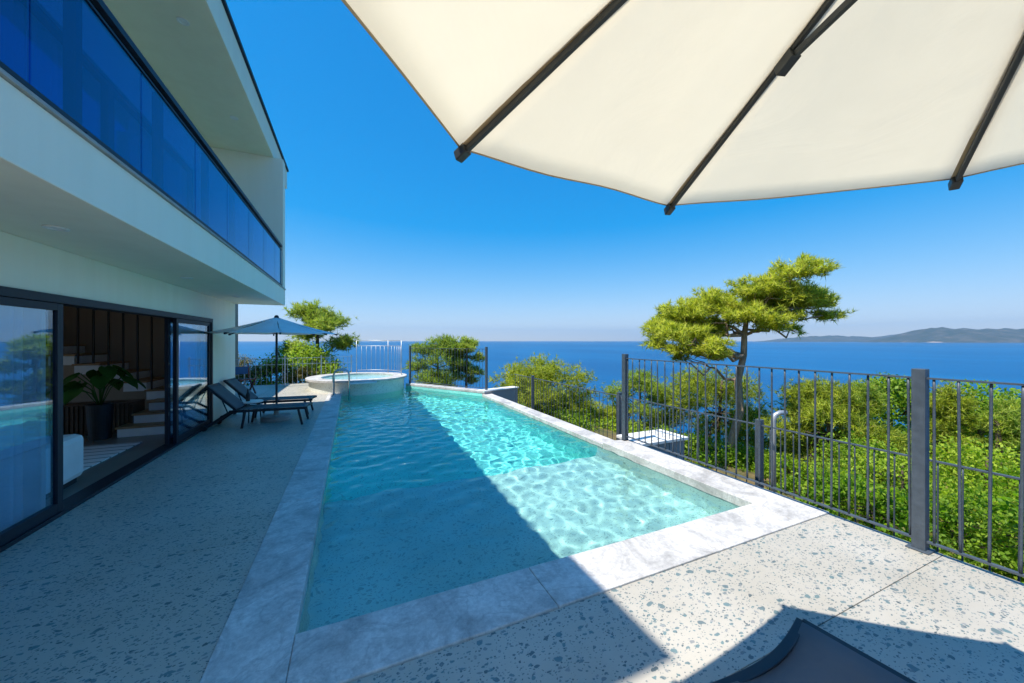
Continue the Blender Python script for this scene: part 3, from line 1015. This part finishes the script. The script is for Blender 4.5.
# ------------------------------------------------------------------ parasols
def parasol(label, loc, rz, Rr, zt, zh, fabric, rib, hem, sag=0.05):
    root = thing('parasol', label, 'parasol', loc, rz, 'parasols')
    K = 8; nt, ns = 14, 12
    tips = [Vector((Rr * math.cos(2 * math.pi * k / K), Rr * math.sin(2 * math.pi * k / K), zt)) for k in range(K)]
    hub = Vector((0, 0, zh))
    s = MB(); hm = MB()
    for k in range(K):
        A, B = tips[k], tips[(k + 1) % K]
        vs, fs = [], []
        for i in range(nt + 1):
            tq = 0.03 + 0.97 * i / nt
            for j in range(ns + 1):
                q = j / ns
                cv = 4 * q * (1 - q)
                e = A.lerp(B, q)
                te = tq * (1 - 0.010 * cv * tq)
                p = hub.lerp(e, te)
                p.z -= sag * cv * tq * 0.6 + 0.02 * math.sin(math.pi * tq)
                p.z += (0.004, 0.011, 0.006, 0.005, 0.007, 0.004, 0.009, 0.005)[k] * math.sin(q * (34 + 5 * (k % 3)) + k + 1.5 * tq) * tq * (1 - tq) * 4 + 0.004 * math.sin(17 * tq + 9 * q) * cv + 0.006 * cv * math.sin(k * 2.1 + 6 * q) + 0.014
                vs.append(p)
        for i in range(nt):
            for j in range(ns):
                fs.append((i * (ns + 1) + j, (i + 1) * (ns + 1) + j, (i + 1) * (ns + 1) + j + 1, i * (ns + 1) + j + 1))
        s.add(vs, fs)
        hm.tube([vs[nt * (ns + 1) + j] for j in range(ns + 1)], 0.0035, 6)
    s.build('canopy', fabric, root, smooth=True, solid=0.0015)
    if hem:
        hm.build('hem', hem, root, smooth=True)
    for k in range(K):
        d = (tips[k] - hub).normalized()
        s = MB(); s.bar(hub + d * 0.03 - Vector((0, 0, 0.012)), tips[k] - Vector((0, 0, 0.012)), 0.014, 0.020)
        rb = s.build('rib', rib, root, bevel=0.003)
        if hem:
            s = MB(); s.bar(hub + d * 0.05 + Vector((0, 0, 0.004)), tips[k] - d * 0.02 + Vector((0, 0, 0.004)), 0.030, 0.003); s.build('sleeve', hem, rb)
        s = MB(); s.bar(tips[k] - d * 0.035 - Vector((0, 0, 0.008)), tips[k] + d * 0.016 - Vector((0, 0, 0.008)), 0.03, 0.036); s.build('end_cap', rib, rb, bevel=0.004)
        hinge = tips[k].lerp(hub, 0.47) - Vector((0, 0, 0.03))
        s = MB(); s.bar(hinge, Vector((tips[k].x * 0.03, tips[k].y * 0.03, zh - 0.24)), 0.014, 0.02)
        s.bar(hinge - d * 0.03, hinge + d * 0.03, 0.03, 0.035)
        s.build('strut', rib, root, bevel=0.002)
    s = MB(); s.lathe([(0.001, zh + 0.06), (0.03, zh + 0.05), (0.045, zh + 0.02), (0.045, zh - 0.03), (0.026, zh - 0.05), (0.026, zh - 0.21), (0.045, zh - 0.21), (0.045, zh - 0.28), (0.022, zh - 0.285), (0.022, 0.10)], n=20)
    s.build('pole', rib, root, smooth=False)
    s = MB(); s.lathe([(0.001, 0.0), (0.29, 0.0), (0.29, 0.06), (0.26, 0.09), (0.05, 0.105), (0.05, 0.3), (0.026, 0.3)], n=36)
    s.build('base', M['stone'], root, bevel=0.004)
    return root
parasol('large cream parasol overhead with dark ribs, seen from below', (0.978, -0.047, 0), R(50.2 + 22.5), 1.385, 2.334, 2.83, M['canvas'], M['rib'], M['hem'], 0.025)
parasol('small grey-blue parasol open over the two loungers by the house', (-1.487, 9.16, 0), R(12), 1.18, 1.84, 2.19, M['grey_canvas'], M['lounger'], None, 0.03)

# ------------------------------------------------------------------ loungers
def make_lounger(label):
    root = thing('sun_lounger', label, 'sun lounger', (0, 0, 0), 0, 'sun loungers')
    zs, hw, xb = 0.335, 0.28, 1.2
    ang = R(46); bl = 0.68
    hd = Vector((xb + bl * math.cos(ang), 0, zs + bl * math.sin(ang)))
    s = MB()
    for sy in (-1, 1):
        s.bar((0.0, sy * hw, zs), (1.30, sy * hw, zs), 0.03, 0.05)
        s.bar((1.28, sy * hw, zs), (1.68, sy * hw, 0.05), 0.03, 0.045)
    cb = [(0.042 * math.sin(math.pi * i / 12), -hw + 2 * hw * i / 12, zs + 0.002) for i in range(13)]
    o = len(s.v)
    for (x, y, z) in cb:
        s.v += [(x - 0.021, y, z - 0.023), (x + 0.021, y, z - 0.023), (x + 0.021, y, z + 0.023), (x - 0.021, y, z + 0.023)]
    for i in range(12):
        for q in range(4):
            s.f.append((o + 4 * i + q, o + 4 * i + (q + 1) % 4, o + 4 * i + 4 + (q + 1) % 4, o + 4 * i + 4 + q))
    s.f += [(o + 3, o + 2, o + 1, o), (o + 48, o + 49, o + 50, o + 51)]
    s.bar((0.75, -hw, zs - 0.02), (0.75, hw, zs - 0.02), 0.03, 0.03)
    s.bar((1.68, -hw, 0.05), (1.68, hw, 0.05), 0.035, 0.035)
    s.build('frame', M['lounger'], root, bevel=0.004)
    for x, dx in ((0.14, -0.07), (1.05, 0.05)):
        for sy in (-1, 1):
            s = MB(); s.bar((x, sy * (hw - 0.005), zs - 0.026), (x + dx, sy * (hw + 0.0), 0.0), 0.03, 0.04)
            s.build('leg', M['lounger'], root, bevel=0.003)
    for sy in (-1, 1):
        s = MB(); s.lathe([(0.001, -0.015), (0.05, -0.015), (0.05, 0.015), (0.001, 0.015)], n=16)
        s.v = [(1.68 + x, sy * (hw + 0.035) + z, 0.05 + y) for x, y, z in s.v]
        s.build('wheel', M['black'], root)
    s = MB()
    for sy in (-1, 1):
        s.bar((xb, sy * (hw - 0.04), zs + 0.01), (hd.x, sy * (hw - 0.04), hd.z), 0.03, 0.04)
        s.bar((xb + bl * 0.55 * math.cos(ang), sy * (hw - 0.075), zs + bl * 0.55 * math.sin(ang)), (1.34, sy * (hw - 0.075), zs - 0.06), 0.015, 0.02)
    s.bar((hd.x, -hw + 0.03, hd.z), (hd.x, hw - 0.03, hd.z), 0.04, 0.04)
    s.build('back_frame', M['lounger'], root, bevel=0.004)
    def sheet(a, c, n=8, w=hw - 0.02, lift=0.018):
        s = MB(); vs = []
        for i in range(n + 1):
            p = Vector(a).lerp(Vector(c), i / n)
            for j in range(7):
                q = -1 + j / 3
                inset = 0.0
                if i == 0 and a[0] < 0.1:
                    inset = 0.042 * math.sin(math.pi * j / 6)
                vs.append((p.x + inset, q * w, p.z + lift - 0.018 * (1 - q * q)))
        s.add(vs, [(i * 7 + j, (i + 1) * 7 + j, (i + 1) * 7 + j + 1, i * 7 + j + 1) for i in range(n) for j in range(6)])
        return s
    sheet((0.012, 0, zs + 0.012), (xb, 0, zs + 0.012)).build('seat', M['sling'], root, smooth=True, solid=0.006)
    sheet((xb, 0, zs + 0.03), (hd.x - 0.01, 0, hd.z + 0.01), w=hw - 0.03).build('backrest', M['sling'], root, smooth=True, solid=0.006)
    return root
L1 = make_lounger('dark mesh sun lounger beside the wall, nearer of the two under the grey parasol')
L1.location = (-0.826, 8.653, 0); L1.rotation_euler = (0, 0, R(180 - 5))
L2 = copy_tree(L1); L2['label'] = 'dark mesh sun lounger behind the parasol pole, farther from the camera'
L2.location = (-0.826, 9.71, 0)
L3 = copy_tree(L1); L3['label'] = 'dark sun lounger in the foreground, cut off by the bottom edge'
L3.location = (1.575, 0.955, 0.04); L3.rotation_euler = (0, 0, R(-85)); L3.scale = (1, 1.22, 1)
sd = thing('side_table', 'small low side table between the two far loungers', 'side table', (-1.95, 9.18, 0))
s = MB(); s.lathe([(0.001, 0.40), (0.22, 0.40), (0.22, 0.425), (0.001, 0.425)], n=24); s.build('table_top', M['white'], sd, bevel=0.003)
for k in range(3):
    a = R(30 + 120 * k)
    s = MB(); s.tube([(0.15 * math.cos(a), 0.15 * math.sin(a), 0.40), (0.19 * math.cos(a), 0.19 * math.sin(a), 0.0)], 0.012, 6); s.build('leg', M['lounger'], sd)
s = MB(); s.lathe([(0.001, 0), (0.036, 0.0), (0.036, 0.14), (0.014, 0.19), (0.014, 0.25), (0.001, 0.25)], (-2.0, 9.17, 0.426), 16)
tag(s.build('bottle', M['black'], smooth=False), 'small dark bottle standing on the low side table', 'bottle')
ch = thing('folding_chair', 'maroon wooden folding chair with blue back panel by the house corner', 'chair', (-3.12, 13.9, 0), R(40))
for sx in (-0.22, 0.22):
    s = MB(); s.bar((sx, -0.2, 0), (sx, 0.2, 0.5), 0.03, 0.04); s.bar((sx, 0.2, 0), (sx, -0.2, 0.5), 0.03, 0.04); s.bar((sx, 0.18, 0.45), (sx, 0.22, 0.95), 0.03, 0.03)
    s.build('side_frame', M['maroon'], ch)
s = MB(); s.box(-0.24, -0.2, 0.45, 0.24, 0.2, 0.48); s.build('seat', M['maroon'], ch)
s = MB(); s.box(-0.23, 0.195, 0.62, 0.23, 0.215, 0.86); s.build('back_panel', M['blue_cloth'], ch)

# ------------------------------------------------------------------ trees and shrubs
def unit(g, n):
    v = g.normal(size=(n, 3)); return v / np.linalg.norm(v, axis=1)[:, None]

def pad_points(g, pads, n_clump, per, sig):
    """clump centres spread through the pads, then points round each clump"""
    w = np.array([p[3] * p[4] * p[5] for p in pads]) ** 0.75; w /= w.sum()
    idx = g.choice(len(pads), n_clump, p=w)
    P = np.array([[p[0], p[1], p[2]] for p in pads])[idx]; Rr = np.array([[p[3], p[4], p[5]] for p in pads])[idx]
    d = unit(g, n_clump) * (g.uniform(0, 1, n_clump) ** 0.42)[:, None]
    d[:, 2] = np.where(d[:, 2] < -0.35, d[:, 2] * 0.5, d[:, 2])
    c = P + d * Rr
    pts = np.repeat(c, per, axis=0) + g.normal(size=(n_clump * per, 3)) * np.array([sig, sig, sig * 0.6])
    out = np.repeat(d, per, axis=0)
    return pts, out

def needles(g, pts, outd, k, L, wd):
    n = len(pts)
    d = unit(g, n * k) + np.repeat(outd, k, axis=0) * 0.4 + np.array([0, 0, 0.45])
    d /= np.linalg.norm(d, axis=1)[:, None]
    s = np.cross(d, np.repeat(outd, k, axis=0) + unit(g, n * k) * 0.6); s /= np.linalg.norm(s, axis=1)[:, None]
    c = np.repeat(pts, k, axis=0)
    Ls = L * g.uniform(0.6, 1.2, (n * k, 1))
    return np.stack([c - s * wd, c + s * wd, c + d * Ls], 1)

def leaves(g, pts, outd, size):
    n = len(pts)
    d = unit(g, n) + np.array([0, 0, -0.1]); d /= np.linalg.norm(d, axis=1)[:, None]
    nn = unit(g, n) * 0.8 + outd * 0.9 + np.array([0, 0, 0.5])
    s = np.cross(d, nn); s /= np.linalg.norm(s, axis=1)[:, None]
    Ls = size * g.uniform(0.6, 1.3, (n, 1))
    return np.stack([pts, pts + d * Ls * 0.5 + s * Ls * 0.32, pts + d * Ls, pts + d * Ls * 0.5 - s * Ls * 0.32], 1)

def soft(g, outd, k):
    o = np.repeat(outd, k, axis=0) * 0.55 + unit(g, len(outd) * k) * 0.9 + np.array([0, 0, 0.35])
    return o / np.linalg.norm(o, axis=1)[:, None]

def limb(s, g, a, c, r0, r1, wob=0.12, k=5, n=8):
    a, c = Vector(a), Vector(c)
    L = (c - a).length
    pts, rs = [], []
    for i in range(k + 1):
        t_ = i / k
        p = a.lerp(c, t_)
        if 0 < i < k:
            p += Vector(g.normal(size=3)) * wob * L * 0.4
        pts.append(p); rs.append(r0 + (r1 - r0) * t_)
    s.tube(pts, rs, n)
    return pts

def tree(name, label, cat, base, trunk_pts, trunk_r, pads, kind, mat, bark, seed, clumps, per, sig, size, group=None, k=7):
    g = np.random.default_rng(seed)
    root = thing(name, label, cat, base, 0, group)
    s = MB()
    rs = [trunk_r * (1 - 0.55 * i / (len(trunk_pts) - 1)) for i in range(len(trunk_pts))]
    rs[0] *= 1.35
    s.tube(trunk_pts, rs, 12)
    top = Vector(trunk_pts[-1])
    for q in pads:
        c = Vector((q[0], q[1], q[2] - q[5] * 0.3))
        src = min([Vector(t_) for t_ in trunk_pts[len(trunk_pts) // 2:]], key=lambda v: (v - c).length + max(0, v.z - c.z) * 2)
        pts = limb(s, g, src, c, trunk_r * 0.36, trunk_r * 0.08, 0.16, 6, 6)
        for e in range(3):
            d = Vector(unit(g, 1)[0]) ; d.z = abs(d.z) * 0.5
            tip = c + Vector((d.x * q[3], d.y * q[4], d.z * q[5])) * 0.8
            limb(s, g, pts[3], tip, trunk_r * 0.13, trunk_r * 0.03, 0.15, 4, 5)
    s.build('trunk', bark, root, smooth=True)
    pts, outd = pad_points(g, pads, clumps, per, sig)
    if kind == 'needle':
        np_mesh('crown', needles(g, pts, outd, k, size, size * 0.062), 3, mat, root, soft(g, outd, k))
    else:
        np_mesh('crown', leaves(g, pts, outd, size), 4, mat, root, soft(g, outd, 1))
    return root

# the big pine: pads laid out in its own frame (right, away, up), metres from the foot of the trunk
th = R(23.96)
rx, fx = Vector((math.cos(th), -math.sin(th), 0)), Vector((math.sin(th), math.cos(th), 0))
PB = Vector((12.62, 8.62, 0)); PB.z = float(ground(np.array(PB.x), np.array(PB.y))) - 0.1
SC = 13.0 / 360
def pl(u, y, away=0.0):
    q = rx * ((u - 738) * SC) + fx * away
    return Vector((q.x, q.y, (340.3 - y) * SC + 1.7 - PB.z))
pads = []
g = np.random.default_rng(21)
for (u, y, du, dy) in ((676, 328, 24, 10), (690, 312, 26, 10), (665, 343, 14, 9), (702, 347, 15, 8), (716, 301, 26, 10), (742, 304, 28, 11), (757, 290, 28, 11), (781, 276, 24, 10),
                       (802, 287, 26, 11), (824, 297, 18, 10), (812, 315, 12, 9), (771, 309, 22, 8), (735, 325, 22, 7), (799, 304, 20, 8), (819, 330, 6, 5), (690, 357, 9, 5), (760, 325, 16, 6), (785, 318, 10, 6), (700, 322, 30, 12), (745, 316, 34, 11), (780, 298, 34, 13), (812, 299, 28, 12), (690, 335, 24, 9), (662, 336, 14, 10), (704, 352, 14, 7), (684, 348, 16, 8), (720, 334, 18, 8)):
    c = pl(u, y, g.uniform(-1.3, 1.3))
    pads.append((c.x, c.y, c.z, du * SC * 0.84, du * SC * 0.95, dy * SC * 1.1))
tp = [pl(735, 496), pl(737, 470), pl(738, 440), pl(741, 410), pl(744, 380), pl(746, 355), pl(748, 335), pl(752, 318, 0.1)]
tp[0].z = 0.0
for i_, o_ in ((1, (0.05, 0.06)), (2, (-0.09, 0.02)), (3, (0.07, -0.06)), (4, (-0.06, 0.05)), (5, (0.07, 0.0))):
    tp[i_].x += o_[0]; tp[i_].y += o_[1]
tree('pine_tree', 'tall leaning pine with flat spreading crown rising above the deck fence', 'tree', PB, tp, 0.175, pads, 'needle', M['pine'], M['bark'], 5, 1150, 8, 0.10, 0.22, k=11)

def bush(name, label, u, y_top, width, d, mat, kind, seed, clumps, per, size, hgt=None, group=None, bark=None, npads=9, k=9, flat=1.0, cone=False):
    """a rounded tree or shrub on the slope: bearing, top height and spread; its foot stands on the ground"""
    g = np.random.default_rng(seed)
    x, y = far(u, d)
    z = float(ground(np.array(x), np.array(y))) - 0.05
    ztop = 1.7 + (340.3 - y_top) * d / 360
    h = ztop - z
    rw = width * d / 360 / 2
    ch = hgt if hgt else min(h * 0.92, rw * 2.7)
    pads = []
    for i in range(npads):
        a = i * 2.4 + g.uniform(0, 1); lv = (i + 0.5) / npads
        rr = rw * (0.72 * math.sin(math.pi * (0.15 + 0.75 * (1 - lv))) ** 0.8)
        pr = rw * g.uniform(0.34, 0.5)
        if cone:
            pr = rw * (0.20 + 0.34 * (1 - lv)) * g.uniform(0.85, 1.15); rr = rw * 0.62 * (1 - lv) ** 0.9
        pads.append((rr * math.cos(a), rr * math.sin(a), h - ch + lv * (ch - pr * 0.7), pr, pr, pr * 0.62 * flat))
    pads.append((0, 0, h - ch * 0.22, rw * 0.4, rw * 0.4, ch * 0.2))
    lean = g.normal(size=2) * 0.12 * rw
    tp = [Vector((lean[0] * t_ * (1 + t_), lean[1] * t_, h * 0.86 * t_)) for t_ in (0, 0.2, 0.4, 0.6, 0.8, 1.0)]
    return tree(name, label, 'tree' if 'tree' in name else 'shrub', (x, y, z), tp, max(0.03, 0.024 * h), pads, kind, mat, bark or M['bark_dark'], seed, int(clumps * (1.5 if kind == 'needle' else 1.6)), per, rw * 0.10, size * (0.72 if kind == 'needle' else 0.68), group, k)

SL = 'trees on the slope below the pool'
bush('pine_tree', 'rounded yellow-green pine directly under the tall leaning pine', 716, 366, 108, 17, M['pine'], 'needle', 31, 420, 7, 0.30, group=SL, npads=12)
bush('pine_tree', 'narrow green pine seen just left of the near deck fence corner post', 640, 368, 62, 18, M['pine_dark'], 'needle', 32, 300, 7, 0.28, group=SL)
bush('pine_tree', 'bushy bright pine beyond the middle of the pool edge', 543, 357, 98, 17, M['pine'], 'needle', 33, 420, 7, 0.30, group=SL, npads=13)
bush('pine_tree', 'small low pine filling the gap right of the bushy bright pine', 590, 402, 60, 18, M['pine'], 'needle', 34, 220, 7, 0.28, group=SL)
bush('pine_tree', 'two-topped pine behind the oblique far fence', 440, 334, 62, 21, M['pine_dark'], 'needle', 35, 330, 7, 0.34, group=SL, npads=11)
bush('pine_tree', 'right-hand twin crown of pine behind the far fence', 466, 337, 34, 21.5, M['pine_dark'], 'needle', 36, 200, 7, 0.32, group=SL)
bush('pine_tree', 'tall dark pine rising behind the grey parasol', 318, 300, 62, 19, M['pine_dark'], 'needle', 37, 330, 7, 0.36, group=SL, npads=10)
bush('broadleaf_tree', 'bright green broadleaf tree under the edge of the grey parasol', 300, 338, 84, 17.5, M['leaf_pale'], 'leaf', 38, 320, 16, 0.16, group=SL)
bush('pine_tree', 'round yellow-green pine right of the leaning pine trunk', 826, 378, 96, 11.2, M['pine'], 'needle', 39, 460, 7, 0.26, group=SL, npads=12)
bush('broadleaf_tree', 'tall leafy tree behind the near fence post', 893, 370, 84, 12.5, M['leaf_pale'], 'leaf', 40, 420, 14, 0.17, group=SL, npads=9)
bush('broadleaf_tree', 'leafy tree with thin top right of the near fence post', 972, 376, 100, 11.5, M['leaf'], 'leaf', 41, 380, 14, 0.16, group=SL, npads=8)
bush('broadleaf_tree', 'leafy tree cut by the right edge of the picture', 1042, 394, 104, 10.5, M['leaf'], 'leaf', 42, 520, 16, 0.15, group=SL, npads=11)
bush('broadleaf_tree', 'low spreading leafy tree close behind the fence at far right', 985, 438, 140, 7.6, M['leaf_pale'], 'leaf', 43, 400, 15, 0.11, group=SL, npads=9)
bush('broadleaf_tree', 'low leafy tree left of the near fence post', 872, 436, 110, 8.5, M['leaf_pale'], 'leaf', 44, 420, 16, 0.11, group=SL, npads=9)
bush('shrub', 'small dark shrub beside the pale pipe post', 790, 455, 50, 10.5, M['leaf'], 'leaf', 45, 200, 14, 0.12, group=SL)
YP = 'young pointed pines on the slope'
bush('pine_tree', 'young pointed pine beyond the middle of the tall deck fence', 800, 386, 62, 14, M['pine'], 'needle', 51, 360, 7, 0.24, group=YP, npads=13, cone=True)
bush('pine_tree', 'young pointed pine left of the near fence post', 862, 380, 74, 11, M['pine_dark'], 'needle', 52, 400, 7, 0.22, group=YP, npads=14, cone=True)
bush('pine_tree', 'young pointed pine right of the near fence post', 948, 384, 80, 10.4, M['pine'], 'needle', 53, 420, 7, 0.22, group=YP, npads=14, cone=True)
bush('pine_tree', 'young pointed pine closest to the right picture edge', 1008, 398, 84, 9.4, M['pine_dark'], 'needle', 54, 420, 7, 0.20, group=YP, npads=14, cone=True)
bush('broadleaf_tree', 'leafy tree filling the gap right behind the near fence post', 928, 388, 96, 13.5, M['leaf'], 'leaf', 46, 420, 14, 0.16, group=SL, npads=9)
bush('broadleaf_tree', 'yellow-green tree between two leafy trees near the right edge', 1012, 396, 90, 12.8, M['leaf_pale'], 'leaf', 47, 380, 14, 0.15, group=SL, npads=9)
bush('broadleaf_tree', 'fresh green tree just left of the tall leafy tree by the near post', 856, 392, 74, 13.2, M['leaf'], 'leaf', 48, 360, 14, 0.15, group=SL, npads=8)
for i, (u, yt, wd, d, lab) in enumerate(((868, 478, 100, 6.4, 'low green shrub at the foot of the fence left of the near post'), (945, 488, 120, 6.0, 'low green shrub at the foot of the fence right of the near post'),
                                          (1030, 500, 130, 5.6, 'low green shrub at the foot of the fence by the right picture edge'), (905, 455, 130, 7.4, 'leafy shrub just behind the near fence post'), (1075, 470, 150, 6.2, 'leafy shrub behind the fence at the lower right corner'))):
    bush('shrub', lab, u, yt, wd, d, M[('leaf', 'leaf_pale', 'leaf', 'leaf_pale', 'leaf')[i]], 'leaf', 75 + i, 230, 14, (0.12, 0.09, 0.13, 0.10, 0.11)[i], group='shrubs along the foot of the fence')
for i, (u, yt, wd, d, mk, lab) in enumerate(((662, 428, 62, 14, 'leaf_pale', 'low shrub on the slope behind the white-capped box wall'), (706, 436, 80, 13.5, 'leaf', 'low dark green shrub left of the leaning pine trunk'),
                                          (764, 452, 54, 12.5, 'leaf', 'low shrub right of the leaning pine trunk'), (606, 420, 70, 16, 'leaf_pale', 'low shrub below the bushy bright pine on its right'),
                                          (556, 410, 70, 15, 'leaf_pale', 'low shrub at the foot of the bushy bright pine'), (515, 396, 50, 16, 'leaf', 'low shrub on the slope beside the grey low wall'))):
    bush('shrub', lab, u, yt, wd, d, M[mk], 'leaf', 85 + i, 220, 14, 0.15, group='low shrubs on the slope')
SH = 'dry shrubs behind the far railing'
for i, (u, yt, wd, d, lab) in enumerate(((250, 362, 34, 16, 'dry yellow-green shrub next to the house corner'), (272, 358, 34, 17, 'dry yellow-green shrub left of the parasol pole'),
                                          (298, 364, 34, 16.5, 'dry yellow-green shrub right of the parasol pole'), (325, 362, 30, 18, 'dry yellow-green shrub beside the hot tub'),
                                          (238, 352, 40, 21, 'pale shrub farthest left against the sea'))):
    bush('shrub', lab, u, yt, wd, d, M['olive'], 'leaf', 60 + i, 240, 14, 0.10, group=SH)
# wooded slope farther down
WD = 'trees farther down the wooded slope'
g = np.random.default_rng(90)
placed = 0
kinds = (('pine_tree', M['pine'], 'needle'), ('pine_tree', M['pine_dark'], 'needle'), ('broadleaf_tree', M['leaf'], 'leaf'))
tries = 0
while placed < 46 and tries < 4000:
    tries += 1
    u = g.uniform(240, 1120); d = 15 + 55 * g.uniform(0, 1) ** 1.4
    x, y = far(u, d)
    zg = float(ground(np.array(x), np.array(y)))
    h = g.uniform(3.2, 6.0)
    vt = (1.7 - (zg + h)) * 360 / d                       # how far under the horizon its top stands
    lim = 92 if u > 480 else 60
    if u > 760: lim = 70
    if vt < lim or vt > 190 or u < 480 and vt < 58:
        continue
    nm, mt, kd = kinds[int(g.integers(0, 3))]
    bush(nm, 'tree among the woods farther down the slope towards the sea', u, 340.3 + vt, g.uniform(3.2, 5.0) * 360 / d, d, mt, kd, 200 + placed, 150, 6 if kd == 'needle' else 14, 0.42 if kd == 'needle' else 0.28, group=WD, npads=7)
    placed += 1
